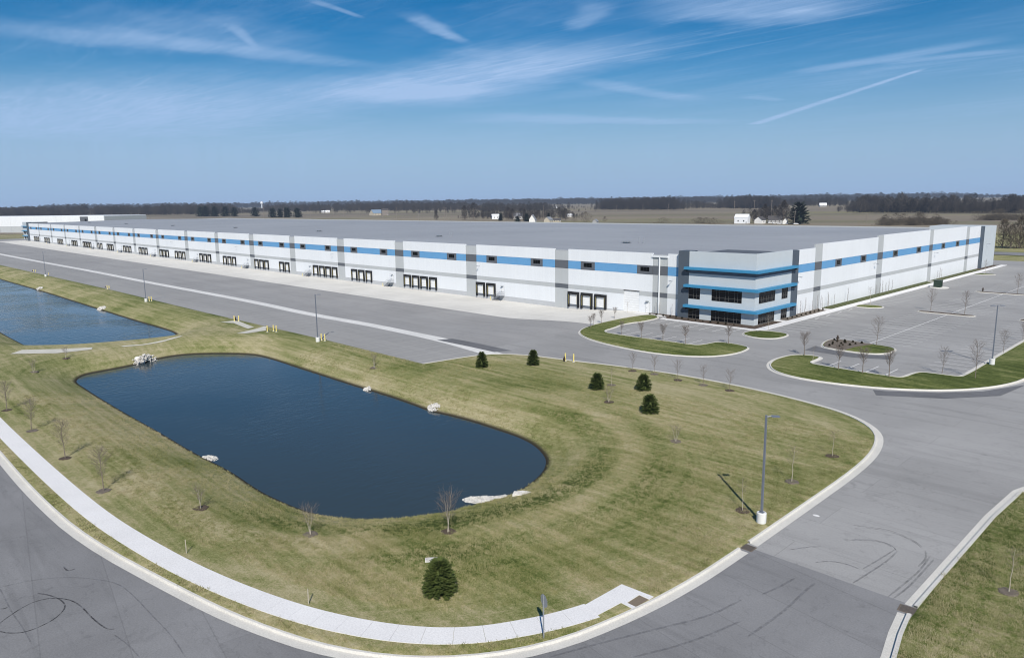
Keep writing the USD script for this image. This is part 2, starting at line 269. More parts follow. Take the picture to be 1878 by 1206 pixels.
def grass_look(name, far):
    N = {'g': ('geometry', {}), 'at': ('attribute', {'attribute': 'bank'}), 'aw': ('attribute', {'attribute': 'verdant'}),
         'n1': ('noise_texture', {'scale': 0.055, 'detail': 6.0, 'roughness': 0.65, 'distortion': 0.7}),
         'n2': ('noise_texture', {'scale': 1.5, 'detail': 6.0, 'roughness': 0.75}), 'n3': ('noise_texture', {'scale': 7.0, 'detail': 5.0, 'roughness': 0.8}),
         'ms': ('mapping', {'mapping_type': 'point', 'scale': (0.10, 1.25, 1)}), 'n4': ('noise_texture', {'scale': 1.0, 'detail': 4.0, 'roughness': 0.6, 'distortion': 0.3}),
         'cb': ('combine_xyz', {}), 'n5': ('noise_texture', {'scale': 1.0, 'detail': 4.0, 'roughness': 0.6}),
         'sx': ('separate_xyz', {}),
         'a5': ('math', {'math_type': 'multiply', 'value2': 0.8})}
    L = [('g.position', 'n1.vector'), ('g.position', 'n2.vector'), ('g.position', 'n3.vector'), ('g.position', 'ms.vector'), ('ms.vector', 'n4.vector'), ('g.position', 'sx.vector'), ('at.fac', 'a5.value1'), ('a5.value', 'cb.x'), ('cb.vector', 'n5.vector')]
    cnt = [0]
    def mth(t, a, b, clamp=False):
        cnt[0] += 1; n = f'k{cnt[0]}'; N[n] = ('math', {'math_type': t, 'use_clamp': clamp})
        for k, v in (('value1', a), ('value2', b)):
            if isinstance(v, str): L.append((v, f'{n}.{k}'))
            else: N[n][1][k] = float(v)
        return n + '.value'
    # greenness: broad patches + what the survey says + mowing stripes round the pond and along the street
    gr = mth('add', mth('subtract', mth('multiply', 'n1.fac', 1.2), 0.125), 'aw.fac')
    gr = mth('add', gr, mth('multiply', mth('subtract', 'n4.fac', 0.5), 0.75))
    gr = mth('add', gr, mth('multiply', mth('subtract', 'n5.fac', 0.5), 0.72))
    gr = mth('add', gr, mth('multiply', mth('subtract', 'n2.fac', 0.5), 0.62))
    gr = mth('add', gr, mth('multiply', mth('subtract', 'n3.fac', 0.5), 1.15))
    N['rc'] = ('rgb_ramp', {'ramp': [(0.08, (0.47, 0.42, 0.29)), (0.36, (0.36, 0.325, 0.188)), (0.58, (0.240, 0.242, 0.106)), (0.84, (0.118, 0.145, 0.039)), (1.0, (0.062, 0.084, 0.018))]})
    L.append((gr, 'rc.fac'))
    N['n6'] = ('noise_texture', {'scale': 22.0, 'detail': 4.0, 'roughness': 0.85}); N['r6'] = ('rgb_ramp', {'ramp': [(0.28, (0.42, 0.42, 0.40)), (0.72, (1.50, 1.48, 1.40))]}); N['m6'] = ('mix_color', {'blend_type': 'multiply', 'fac': 1.0})
    L += [('g.position', 'n6.vector'), ('n6.fac', 'r6.fac'), ('rc.color', 'm6.a'), ('r6.color', 'm6.b')]
    # wet dark margin of the pond
    N['rm'] = ('map_range', {'range_type': 'smoothstep', 'from_min': 0.1, 'from_max': 0.75, 'to_min': 0.0, 'to_max': 1.0, 'clamp': True}); L.append(('at.fac', 'rm.value'))
    N['mm'] = ('mix_color', {'blend_type': 'mix', 'a': (0.035, 0.030, 0.020)}); L += [('rm.result', 'mm.fac'), ('m6.result', 'mm.b')]
    # fields far beyond the site
    N['vm'] = ('mapping', {'mapping_type': 'point', 'rotation': (0, 0, 0.08), 'scale': (1 / 520., 1 / 330., 1)}); N['vo'] = ('voronoi_texture', {'scale': 1.0, 'metric': 'chebychev', 'randomness': 0.75})
    N['vr'] = ('rgb_ramp', {'ramp': [(0.0, (0.185, 0.155, 0.118)), (0.35, (0.235, 0.198, 0.142)), (0.55, (0.205, 0.188, 0.105)), (0.75, (0.165, 0.140, 0.110)), (1.0, (0.275, 0.238, 0.165))]})
    N['vs'] = ('separate_xyz', {}); N['fs'] = ('mapping', {'mapping_type': 'point', 'rotation': (0, 0, 0.08), 'scale': (0.004, 0.12, 1)}); N['fn'] = ('noise_texture', {'scale': 1.0, 'detail': 4.0, 'roughness': 0.6}); N['fr'] = ('rgb_ramp', {'ramp': [(0.3, (0.80, 0.80, 0.80)), (0.7, (1.18, 1.18, 1.18))]})
    N['fm'] = ('mix_color', {'blend_type': 'multiply', 'fac': 1.0})
    L += [('g.position', 'vm.vector'), ('vm.vector', 'vo.vector'), ('vo.color', 'vs.vector'), ('vs.x', 'vr.fac'), ('g.position', 'fs.vector'), ('fs.vector', 'fn.vector'), ('fn.fac', 'fr.fac'), ('vr.color', 'fm.a'), ('fr.color', 'fm.b')]
    N['at2'] = ('attribute', {'attribute': 'field'}); N['mf'] = ('mix_color', {'blend_type': 'mix'})
    L += [('at2.fac', 'mf.fac'), ('mm.result', 'mf.a'), ('fm.result', 'mf.b')]
    N['b'] = ('bump', {'strength': 0.8, 'distance': 0.06}); N['p'] = ('principled_bsdf', {'roughness': 0.95, 'specular_ior_level': 0.15})
    L += [(mth('add', mth('multiply', 'n3.fac', 0.6), mth('multiply', 'n6.fac', 0.5)), 'b.height'), ('b.normal', 'p.normal')]
    if far: L[:] = [l for l in L if not l[1].startswith(('b.', 'p.normal', 'mf.', 'mm.', 'rm.', 'fm.', 'vr.', 'vs.', 'vm.', 'vo.', 'fs.', 'fn.', 'fr.'))] + [('m6.result', 'p.base_color')]; N['m6'][1]['fac'] = 0.6
    else: L.append(('mf.result', 'p.base_color'))
    return mat(name, N, L)
M['grass'] = grass_look('grass', False); M['tuft'] = grass_look('grass_blades', True)
def water_look(name, strength, scale):
    N = {'g': ('geometry', {}), 'm': ('mapping', {'mapping_type': 'point', 'rotation': (0, 0, 0.5), 'scale': (scale, scale * 0.45, 1)}), 'n': ('noise_texture', {'scale': 1.0, 'detail': 4.0, 'roughness': 0.6, 'distortion': 0.4}),
         'c': ('noise_texture', {'scale': 0.045, 'detail': 4.0, 'roughness': 0.6, 'distortion': 0.6}), 'cr': ('map_range', {'range_type': 'smoothstep', 'from_min': 0.38, 'from_max': 0.66, 'to_min': 0.25 * strength, 'to_max': strength, 'clamp': True}),
         'b': ('bump', {'distance': 0.12}), 'p': ('principled_bsdf', {'base_color': (0.036, 0.052, 0.058), 'roughness': 0.06, 'ior': 1.333, 'specular_ior_level': 0.5})}
    L = [('g.position', 'm.vector'), ('m.vector', 'n.vector'), ('n.fac', 'b.height'), ('g.position', 'c.vector'), ('c.fac', 'cr.value'), ('cr.result', 'b.strength'), ('b.normal', 'p.normal')]
    return mat(name, N, L)
M['water'] = water_look('water_calm', 0.36, 1.3)
M['water2'] = water_look('water_rippled', 1.3, 0.9)
M['roof'] = mat('roof_membrane', {'g': ('geometry', {}), 'n': ('noise_texture', {'scale': 0.02, 'detail': 6.0, 'roughness': 0.6}), 'r': ('rgb_ramp', {'ramp': [(0.3, (0.295, 0.31, 0.33)), (0.7, (0.35, 0.365, 0.385))]}),
    'bk': ('brick_texture', {'offset': 0.5, 'scale': 1.0, 'brick_width': 30.0, 'row_height': 3.0, 'mortar_size': 0.08, 'color1': (1, 1, 1), 'color2': (0.94, 0.94, 0.95), 'mortar': (0.84, 0.84, 0.84)}), 'm': ('mix_color', {'blend_type': 'multiply', 'fac': 1.0}), 'p': ('principled_bsdf', {'roughness': 0.7, 'specular_ior_level': 0.3})},
    [('g.position', 'n.vector'), ('n.fac', 'r.fac'), ('g.position', 'bk.vector'), ('r.color', 'm.a'), ('bk.color', 'm.b'), ('m.result', 'p.base_color')])

# ---------------------------------------------------------------- lie of the land
def sstep(t): t = np.clip(t, 0, 1); return t * t * (3 - 2 * t)
def zt(x, y):
    """the graded site: level with the office floor, the truck yard sinking 1.2 m to the docks; far land rises gently"""
    x, y = np.asarray(x, float), np.asarray(y, float)
    z = -1.25 * sstep((y + 64) / 42) * sstep((-26 - x) / 26) * sstep((240 - y) / 60)
    r = np.hypot(x - 67, y + 130)
    return z + 10 * sstep((r - 700) / 1500) + 8 * sstep((r - 2000) / 3000)
WATER = -2.0
def smooth_line(pts, n=3, closed=False):
    """Chaikin's corner cutting"""
    p = np.asarray(pts, float)
    for _ in range(n):
        q = np.vstack([p, p[:1]]) if closed else p
        a, b = q[:-1] * .75 + q[1:] * .25, q[:-1] * .25 + q[1:] * .75
        r = np.stack([a, b], 1).reshape(-1, 2)
        p = r if closed else np.vstack([p[:1], r, p[-1:]])
    return p
def G(px, py, dz=0.0, f=None):
    """the point of the ground that the survey photograph shows at px, py"""
    d = ROT @ np.array([(px - PW / 2) / FPX, -(py - PH / 2) / FPX, -1.0]); z = 0.0
    for _ in range(12):
        t = (z - EYE[2]) / d[2]; p = EYE + d * t
        z2 = float((f or zt)(p[0], p[1])) + dz; z = 0.5 * z + 0.5 * z2
    return EYE + d * ((z - EYE[2]) / d[2])
def GZ(px, py, z): 
    d = ROT @ np.array([(px - PW / 2) / FPX, -(py - PH / 2) / FPX, -1.0]); return EYE + d * ((z - EYE[2]) / d[2])

pond1_px = [(139, 701), (143, 693.7), (158.5, 686), (194, 679.6), (248, 669.4), (289, 658), (332, 650.7), (383, 648.4), (447, 649), (478, 652.4), (542, 672.8), (593, 689.5), (657, 710), (695.6, 721.4), (746.7, 738), (785, 753.4), (849, 767.4), (920, 790.4),
            (960, 805), (985, 820), (1000, 838), (1002, 850), (995, 866), (975, 885), (945, 903), (905, 916), (859, 928), (795, 943.5), (705.6, 953), (629, 950), (578, 942), (539.5, 929), (514, 918), (475.6, 900), (421.7, 862.4), (358, 831.7), (294, 793), (230, 757.6), (179, 727), (153, 710)]
POND1 = Polygon(smooth_line([GZ(*q, WATER)[:2] for q in pond1_px], 2, True))
pond2 = [GZ(*q, WATER)[:2] for q in ((0, 513), (69, 532), (179, 567), (255.6, 591), (306.7, 605), (324.6, 613), (319.5, 619), (294, 625.7), (222.4, 632.6), (166, 637), (58.8, 639.7), (25.6, 623), (0, 609))]
POND2 = Polygon(smooth_line(pond2 + [np.array([-420, -103.5]), np.array([-460, -92]), np.array([-420, -81])], 2, True))
PONDS = unary_union([POND1, POND2])

# lawn with the ponds: yard edge, driveway kerb, street kerb
yard_edge = [(-900, -74), (-317, -70.4), (-169, -66.8), (-102, -66.2), (-49, -64.9), (-20.1, -65)]
yard_end = smooth_line([(-20.1, -65), (-19.5, -56.5), (-18.6, -53.0), (-15.5, -50.2), (-11.8, -48.7), (-5.1, -47.5), (1.4, -45.8), (9.1, -44.4), (17, -44.1), (24.3, -44.6), (31.2, -45.9), (36.6, -47.6), (41.2, -51.6), (43.3, -57.3), (44.2, -64.5), (44.4, -78), (44.5, -86)], 2)
street = smooth_line([(44.5, -86), (44.5, -92), (44.0, -97.8), (42.6, -104.2), (39.3, -109.2), (34.6, -112.6), (28.5, -114.8), (22.4, -116.2), (9.4, -118.6), (-2, -119.3), (-15.5, -119.5), (-60, -119.6), (-900, -119.6)], 2)
def moved(p, d, ramp=0):
    p = np.asarray(p, float); t = np.gradient(p, axis=0); t /= np.linalg.norm(t, axis=1, keepdims=True); k = np.ones(len(p)) * d
    if ramp: k *= np.clip(np.r_[0, np.cumsum(np.linalg.norm(np.diff(p, axis=0), axis=1))] / ramp, 0, 1)
    return p + np.stack([t[:, 1], -t[:, 0]], 1) * k[:, None]
yard_end, street = moved(yard_end, 0.75, 14.0), moved(street, 0.75)
LAWN_A = Polygon(np.vstack([yard_edge, yard_end[1:], street[1:]]))
isl1 = smooth_line([(-23.5, -1.9), (-24.6, -6), (-24.7, -13.8), (-23.8, -22), (-21.6, -27.6), (-17.8, -31.2), (-11.5, -34.0), (-1.4, -35.5), (5.2, -34.2), (9.2, -31.2), (10.8, -26.5), (10.2, -21.6), (8.9, -20.0), (5.6, -19.2), (3.0, -19.8), (2.7, -23.5), (1.8, -24.8), (-2.1, -24.8), (-15.1, -25.7), (-18.0, -24.5), (-18.5, -20.4), (-19.7, -16.7), (-19.5, -13.3), (-18.8, -11.2), (-18.9, -4.9), (-21.4, -2.3)], 2, True)
isl2 = smooth_line([(2.2, -10.2), (5.4, -12.2), (8.4, -11.8), (9.7, -9.4), (9.4, -5.6), (7.4, -3.9), (3.3, -4.4), (2.0, -6.4)], 2, True)
isl3 = smooth_line([(17.2, -10.8), (16.2, -7.0), (16.4, -4.2), (18.5, -3.8), (22.2, -4.4), (25.8, -4.7), (27.6, -6.3), (28.0, -10.0), (27.0, -12.3), (24.9, -13.3), (20.9, -13.2), (18.3, -12.7)], 2, True)
isl4 = smooth_line([(16.9, -27.2), (16.9, -23.8), (17.4, -21.2), (19.4, -19.8), (21.3, -20.2), (21.7, -22), (21.7, -25.3), (23.5, -25.7), (33.6, -26.1), (34.7, -25.6), (34.9, -22), (35.4, -20.5), (37.2, -20.2), (39.8, -20.1), (40.3, -19.2), (40.3, -5), (40.4, 30), (40.4, 120), (52, 120), (52, 10), (47.6, -6), (46.9, -14.5), (46.0, -20.6), (43.6, -26.2), (40.2, -30.4), (35.0, -33.8), (29.5, -35.4), (24.8, -35.7), (20.8, -34.3), (18.2, -31.2)], 2, True)
pill = lambda x0, y0, x1, y1, w: LineString([(x0, y0), (x1, y1)]).buffer(w, 6)
I = dict(isl1=Polygon(isl1), isl2=Polygon(isl2), isl3=Polygon(isl3), isl4=Polygon(isl4), isl5=pill(17.6, 39.2, 26.2, 38.9, 0.95), isl6=pill(17.3, 83.9, 27.6, 83.9, 0.95), isl7=Polygon(smooth_line([(3.6, 37.4), (3.6, 42.3), (8.0, 42.4), (9.3, 40.7), (9.2, 38.2), (6.5, 37.0)], 2, True)),
         isl8=Polygon(smooth_line([(3.6, 131.8), (3.6, 136.4), (8.0, 136.4), (9.3, 134.9), (9.2, 132.6), (6.5, 131.6)], 2, True)), isl9=pill(35.8, 39.4, 39.6, 39.4, 1.0))
LAWN_B = Polygon(smooth_line([(55.75, -91.4), (54.95, -86.2), (54.95, -62), (56.2, -57.5), (60, -54.4), (68, -53.5), (150, -53)], 1).tolist() + [(150, -150), (64, -150), (62, -120), (56.6, -96)])
big = Polygon([(-900, -132), (10, -132), (40, -128), (54, -112), (60, -100), (150, -100), (150, 196), (-700, 196), (-700, -76), (-900, -76)])
north = LineString([(13, 177), (80, 177)]).buffer(1.1)
for k in ('isl1', 'isl2', 'isl3', 'isl4', 'isl7', 'isl8'): I[k] = I[k].buffer(-0.22)
lawns = unary_union([LAWN_A, LAWN_B, north] + list(I.values()))
bed_side = sbox(-0.4, 3.0, 3.4, 172.5)            # strip of grass and mulch between the office wall and its sidewalk
PV = big.difference(lawns)
PVp = PV.buffer(-0.32)
shapely.prepare(PV); shapely.prepare(PVp); shapely.prepare(PONDS)

def hground(x, y):
    """height of the soil sheet"""
    x, y = np.atleast_1d(np.asarray(x, float)), np.atleast_1d(np.asarray(y, float))
    P = shapely.points(x, y); base = zt(x, y)
    inside = shapely.contains(PV, P)
    d = shapely.distance(PONDS, P); inw = shapely.contains(PONDS, P)
    lawn = base + 0.09 + 0.10 * (meshkit.fbm(np.stack([x * 0.12, y * 0.12, 0 * x], -1), 3, 5) - 0.5) * np.clip(shapely.distance(PV, P) / 3, 0, 1)
    t = np.clip(d / 8.5, 0, 1); lawn = np.where(t < 1, WATER + (lawn - WATER) * (t * (1.75 - 0.75 * t)), lawn)
    if inw.any():
        dd = np.zeros_like(x); dd[inw] = shapely.distance(PONDS.boundary, P[inw]); lawn = np.where(inw, WATER - 0.45 * np.minimum(dd, 3.0), lawn)
    return np.where(inside, base - 0.35, lawn)
def hg(x, y): return float(hground(x, y)[0])

def seg_points(poly, step):
    out = []
    for g in getattr(poly, 'geoms', [poly]):
        for ring in [g.exterior, *g.interiors]:
            out.append(np.array(shapely.segmentize(ring, step).coords)[:-1])
    return np.vstack(out) if out else np.zeros((0, 2))
def grid(b, s, jit=0.0, seed=1):
    x, y = np.meshgrid(np.arange(b[0], b[2], s), np.arange(b[1], b[3], s)); p = np.stack([x.ravel(), y.ravel()], 1)
    return p + np.random.default_rng(seed).uniform(-jit, jit, p.shape) * s
def sheet(poly, dz, step=1.5, gs=4.0, f=None):
    """a sheet cut to poly and laid on the land"""
    b = poly.bounds; inner = poly.buffer(-0.55 * step); p = grid(b, gs)
    p = p[shapely.contains_xy(inner, p[:, 0], p[:, 1])] if not inner.is_empty else p[:0]
    pts = np.unique(np.round(np.vstack([seg_points(poly, step), p]), 4), axis=0)
    tri = Delaunay(pts).simplices; c = pts[tri].mean(1)
    tri = tri[shapely.contains_xy(poly, c[:, 0], c[:, 1])]
    a = pts[tri]; cr = (a[:, 1, 0] - a[:, 0, 0]) * (a[:, 2, 1] - a[:, 0, 1]) - (a[:, 1, 1] - a[:, 0, 1]) * (a[:, 2, 0] - a[:, 0, 0])
    tri[cr < 0] = tri[cr < 0][:, ::-1]; tri = tri[np.abs(cr) > 1e-7]
    return np.column_stack([pts, (f or zt)(pts[:, 0], pts[:, 1]) + dz]), tri
def lay(name, poly, m, dz, step=1.5, gs=4.0, kind='structure', parent=None, **k):
    return MB().add(*sheet(poly, dz, step, gs)).put(name, m, parent, kind=kind, **k)

def build_ground():
    pts = [seg_points(PV.buffer(0.03, join_style=2), 0.9), seg_points(PVp, 1.2)]
    pts += [seg_points(PONDS, 0.8), seg_points(PONDS.buffer(0.5), 0.8), seg_points(PONDS.buffer(1.2), 1.0), seg_points(PONDS.buffer(-0.7), 1.5)]
    near = grid((-150, -122, 66, -40), 1.3, 0.3); mid = grid((-470, -124, -148, -60), 3.0, 0.3); wide = np.vstack([grid((-1000, -240, 240, 330), 9.0, 0.3)])
    keep = lambda p, d: p[(shapely.distance(PV.boundary, shapely.points(p)) > d) & (shapely.distance(PONDS.boundary, shapely.points(p)) > d)]
    near = keep(near, 0.5); near = near[~shapely.contains_xy(PV, near[:, 0], near[:, 1])]; mid = keep(mid, 0.8); mid = mid[~shapely.contains_xy(PV, mid[:, 0], mid[:, 1])]
    wide = keep(wide, 2.0); wide = wide[~((wide[:, 0] > -470) & (wide[:, 0] < 66) & (wide[:, 1] < -40) & (wide[:, 1] > -124))]
    far = []
    for r in np.geomspace(60, 9000, 44):
        n = max(60, int(110)); th = (np.arange(n) + (r * 7 % 1)) / n * 2 * np.pi; far.append(np.stack([67 + r * np.cos(th), -130 + r * np.sin(th)], 1))
    far = np.vstack(far); far = far[~((far[:, 0] > -1000) & (far[:, 0] < 240) & (far[:, 1] > -240) & (far[:, 1] < 330))]
    p = np.unique(np.round(np.vstack(pts + [near, mid, wide, far]), 3), axis=0)
    tri = Delaunay(p).simplices
    a = p[tri]; cr = (a[:, 1, 0] - a[:, 0, 0]) * (a[:, 2, 1] - a[:, 0, 1]) - (a[:, 1, 1] - a[:, 0, 1]) * (a[:, 2, 0] - a[:, 0, 0]); tri[cr < 0] = tri[cr < 0][:, ::-1]
    z = hground(p[:, 0], p[:, 1])
    m = usdkit.mesh(stage, '/World/ground', (np.column_stack([p, z]), tri), M['grass'], smooth=True)
    P = shapely.points(p); bank = shapely.distance(PONDS, P)
    ver = np.full(len(p), 0.02)
    isl = unary_union(list(I.values()) + [LAWN_B]); ver += 0.36 * np.exp(-shapely.distance(isl, P) / 0.7)
    ver += 0.20 * np.exp(-((p[:, 1] + 67.5) / 3.2) ** 2) * (p[:, 0] < -15)                       # greener along the yard's edge
    for cx, cy, rx, ry, w in ((31, -101, 7, 4, 0.30), (32.5, -80, 5, 12, 0.24), (20, -70, 14, 5, 0.18), (-5, -62, 14, 6, 0.16), (39, -86, 5, 8, 0.16), (27.5, -92, 3.0, 12, 0.2), (-70, -106, 12, 5, 0.12), (41, -60, 3, 8, 0.15), (36.5, -103, 3, 4, -0.14), (-12, -112, 30, 5, -0.05), (5, -74, 20, 3, -0.22), (-45, -72, 18, 3, -0.2), (36, -70, 5, 6, -0.08)):
        ver += w * np.exp(-((p[:, 0] - cx) / rx) ** 2 - ((p[:, 1] - cy) / ry) ** 2)
    e_ = sstep((p[:, 0] - 2) / 14); ver += e_ * (0.34 * np.exp(-((bank - 5.5) / 1.3) ** 2) - 0.22 * np.exp(-((bank - 8.8) / 1.0) ** 2) + 0.14 * np.exp(-((bank - 11.5) / 1.2) ** 2))
    r = np.hypot(p[:, 0] - 67, p[:, 1] + 130); fld = sstep((np.maximum(r - 520, 0)) / 160)
    fld = np.where((p[:, 0] < -640) & (r < 900), 0.3 * fld, fld)
    for nm, v in (('bank', bank), ('verdant', ver), ('field', fld)):
        UsdGeom.PrimvarsAPI(m).CreatePrimvar(nm, Sdf.ValueTypeNames.FloatArray, 'vertex').Set(Vt.FloatArray.FromNumpy(np.asarray(v, np.float32)))
    tag(m, 'dormant lawn, meadow and farmland round the warehouse', None, None, 'structure')
build_ground()
for poly, m, lab in ((POND1, M['water'], 'calm dark blue pond in the lawn'), (POND2, M['water2'], 'rippled blue pond at the left')):
    v, f = sheet(poly.buffer(0.35), 0.0, 2.0, 6.0); v[:, 2] = WATER
    MB().add(v, f).put('pond_water', m, kind='structure', label=lab)

# ---------------------------------------------------------------- paving
apron = sbox(-652, -19.8, -24.4, 2.5).intersection(PV)
strip_mid = smooth_line([(-700, -56.5), (-426, -54.6), (-328, -53.0), (-251, -50.9), (-195, -50.7), (-144, -49.5), (-112, -48.9), (-82, -50.0), (-57, -48.4), (-38, -49.6), (-20, -52.2), (-17.2, -52.8)], 2)
strip = LineString(strip_mid).buffer(1.45, cap_style=2).intersection(PV)
seam = Polygon([(43, -85.2), (56, -85.2), (75, -110), (40, -140), (-900, -140), (-900, -100), (0, -100)])
street_p = PV.intersection(seam)
rest = PV.difference(seam).difference(apron.buffer(0.001)).difference(strip.buffer(0.001))
yard_zone = sbox(-1000, -80, -16, 3)
trailer_zone = Polygon(np.vstack([strip_mid, [(-17.2, -70), (-700, -80)]]))
trailer = rest.intersection(trailer_zone); rest = rest.difference(trailer)
yard = rest.intersection(sbox(-1000, -62, -22, 3)); lot = rest.difference(yard)
def big_part(p, least=1.0):
    gs = [g for g in getattr(p, 'geoms', [p]) if g.geom_type == 'Polygon' and g.area > least]; return MultiPolygon(gs) if len(gs) > 1 else gs[0]
lay('street_asphalt', big_part(street_p), M['asphalt_street'], 0.0, 1.2, 8.0, label='dark asphalt street curving round the lawn corner')
lay('truck_yard', big_part(yard), M['asphalt_yard'], 0.0, 1.5, 4.0, label='grey asphalt truck yard in front of the docks')
lay('trailer_lot', big_part(trailer), M['asphalt_trailer'], 0.0, 1.2, 4.0, label='pale trailer parking strip beside the pond lawn')
lay('car_park', big_part(lot), M['asphalt_lot'], 0.0, 1.2, 8.0, label='pale asphalt driveway and car park')
lay('dock_apron', big_part(apron), M['apron'], 0.0, 1.5, 4.0, label='cream concrete apron along the loading docks')
lay('valley_gutter', big_part(strip), M['strip'], 0.006, 1.0, 4.0, label='wavy white concrete strip through the truck yard')
for pts in ([(-34.9, -50.9), (-33.8, -48.1), (-26, -48.3), (-17.6, -48.7), (-19.0, -51.4)], [(34.2, -34.9), (35.5, -34.5), (40.6, -31.0), (44.3, -26.6), (46.3, -21.6), (47.4, -19), (46.4, -27.5), (42, -33.4), (35.5, -37.4)], [(17.0, -16.5), (16.8, -11.9), (17.6, -12.4), (20.9, -13.9), (25.0, -14.0), (27.3, -12.9), (28.4, -11.8), (29.4, -14.9), (24.8, -17.0)]):
    lay('asphalt_patch', Polygon(pts).intersection(PV.buffer(-0.5)), M['asphalt_patch'], 0.012, 0.8, 4.0, label='darker asphalt repair patch')

KERB = [(-0.62, 0.012), (-0.24, 0.012), (-0.18, 0.014), (-0.155, 0.135), (-0.14, 0.15), (0.0, 0.15), (0.0, -0.12)]
def sweep(line, prof, closed=False, side=1.0):
    """a kerb section drawn along a line; the paving lies on its left when side is 1"""
    p = np.asarray(line, float); p = p[np.r_[True, np.linalg.norm(np.diff(p, axis=0), axis=1) > 0.02]]
    if closed and np.linalg.norm(p[0] - p[-1]) < 0.02: p = p[:-1]
    q = np.vstack([p[-1:], p, p[:1]]) if closed else np.vstack([2 * p[0] - p[1], p, 2 * p[-1] - p[-2]])
    d = q[1:] - q[:-1]; d /= np.linalg.norm(d, axis=1, keepdims=True); n = np.stack([-d[:, 1], d[:, 0]], 1); m = n[:-1] + n[1:]; m /= np.linalg.norm(m, axis=1, keepdims=True)
    m /= np.clip((m * n[1:]).sum(1, keepdims=True), 0.5, 1)
    k = len(prof); V = []
    for o, z in prof:
        xy = p - m * o * side; V.append(np.column_stack([xy, zt(xy[:, 0], xy[:, 1]) + z]))
    V = np.stack(V, 1).reshape(-1, 3); N = len(p); F = []
    for i in range(N if closed else N - 1):
        j = (i + 1) % N
        for c in range(k - 1): F.append([i * k + c, j * k + c, j * k + c + 1, i * k + c + 1])
    return V, np.array(F)
def kerb(line, closed=False, prof=KERB, side=1.0, label=None):
    l = LineString(line); pts = np.array(shapely.segmentize(l, 2.0).coords)
    MB().add(*sweep(pts, prof, closed, side)).put('kerb', M['kerb'], kind='structure', label=label, smooth=35)
DROP = [(-0.62, 0.012), (-0.24, 0.0), (-0.15, 0.03), (0.0, 0.035), (0.0, -0.12)]
WIDE = [(-0.80, 0.012), (-0.26, 0.012), (-0.20, 0.014), (-0.17, 0.135), (-0.15, 0.15), (0.0, 0.15), (0.0, -0.12)]
ye = yard_end.tolist(); ia = int(np.argmin([np.hypot(x - 43.7, y + 84.6) for x, y in ye]))
kerb(np.vstack([ye[:ia + 1], [(43.72, -84.6)]]), side=1.0, prof=WIDE, label='pale kerb and gutter round the pond lawn along the driveway')
kerb(np.vstack([[(43.75, -86.0)], street[1:-1], [(-300, -118.85)]]), side=1.0, prof=WIDE, label='pale kerb and gutter between the pond lawn and the street')
for nm, lab in (('isl1', 'kerb of the long grass island left of the office'), ('isl2', 'kerb of the small grass island at the office corner'), ('isl3', 'kerb of the half planted oval island'), ('isl4', 'kerb of the grass verge along the car park'), ('isl5', 'kerb of the narrow island with two trees'), ('isl6', 'kerb of the far narrow island'), ('isl7', 'kerb of the grass bump on the wall side'), ('isl8', 'kerb of the farthest bump on the wall side'), ('isl9', 'kerb of the short island at the right edge')):
    r = shapely.geometry.polygon.orient(I[nm], 1.0); c = np.array(r.exterior.coords)[::-1]
    kerb(c, closed=True, side=1.0, prof=[(-0.34, 0.010), (-0.15, 0.012), (-0.145, 0.14), (0.0, 0.15), (0.0, -0.12)] if nm != 'isl4' else KERB, label=lab)
lb = np.array(LAWN_B.exterior.coords); i0 = int(np.argmin(np.hypot(lb[:, 0] - 54.95, lb[:, 1] + 86.2))); 
kb = smooth_line([(150, -53), (68, -53.5), (60, -54.4), (56.2, -57.5), (54.95, -62), (54.95, -85.4)], 1)
kerb(kb[::-1][0:][::-1][::-1], side=-1.0 if False else 1.0, prof=[(-0.55, 0.012), (-0.12, 0.0), (-0.10, 0.14), (0.12, 0.15), (0.12, -0.12)], label='kerb of the lawn right of the driveway') if False else None
kerb(kb, side=-1.0, prof=[(-0.62, 0.012), (-0.17, 0.010), (-0.15, 0.012), (-0.13, 0.135), (0.10, 0.15), (0.10, -0.12)], label='kerb of the lawn right of the driveway')
kerb([(54.95, -86.5), (55.3, -89), (55.8, -91.5), (56.6, -96), (58.5, -104), (61, -115), (64, -140)], side=-1.0, prof=[(-0.62, 0.012), (-0.17, 0.010), (-0.15, 0.012), (-0.13, 0.135), (0.10, 0.15), (0.10, -0.12)], label='kerb of the right lawn along the street')

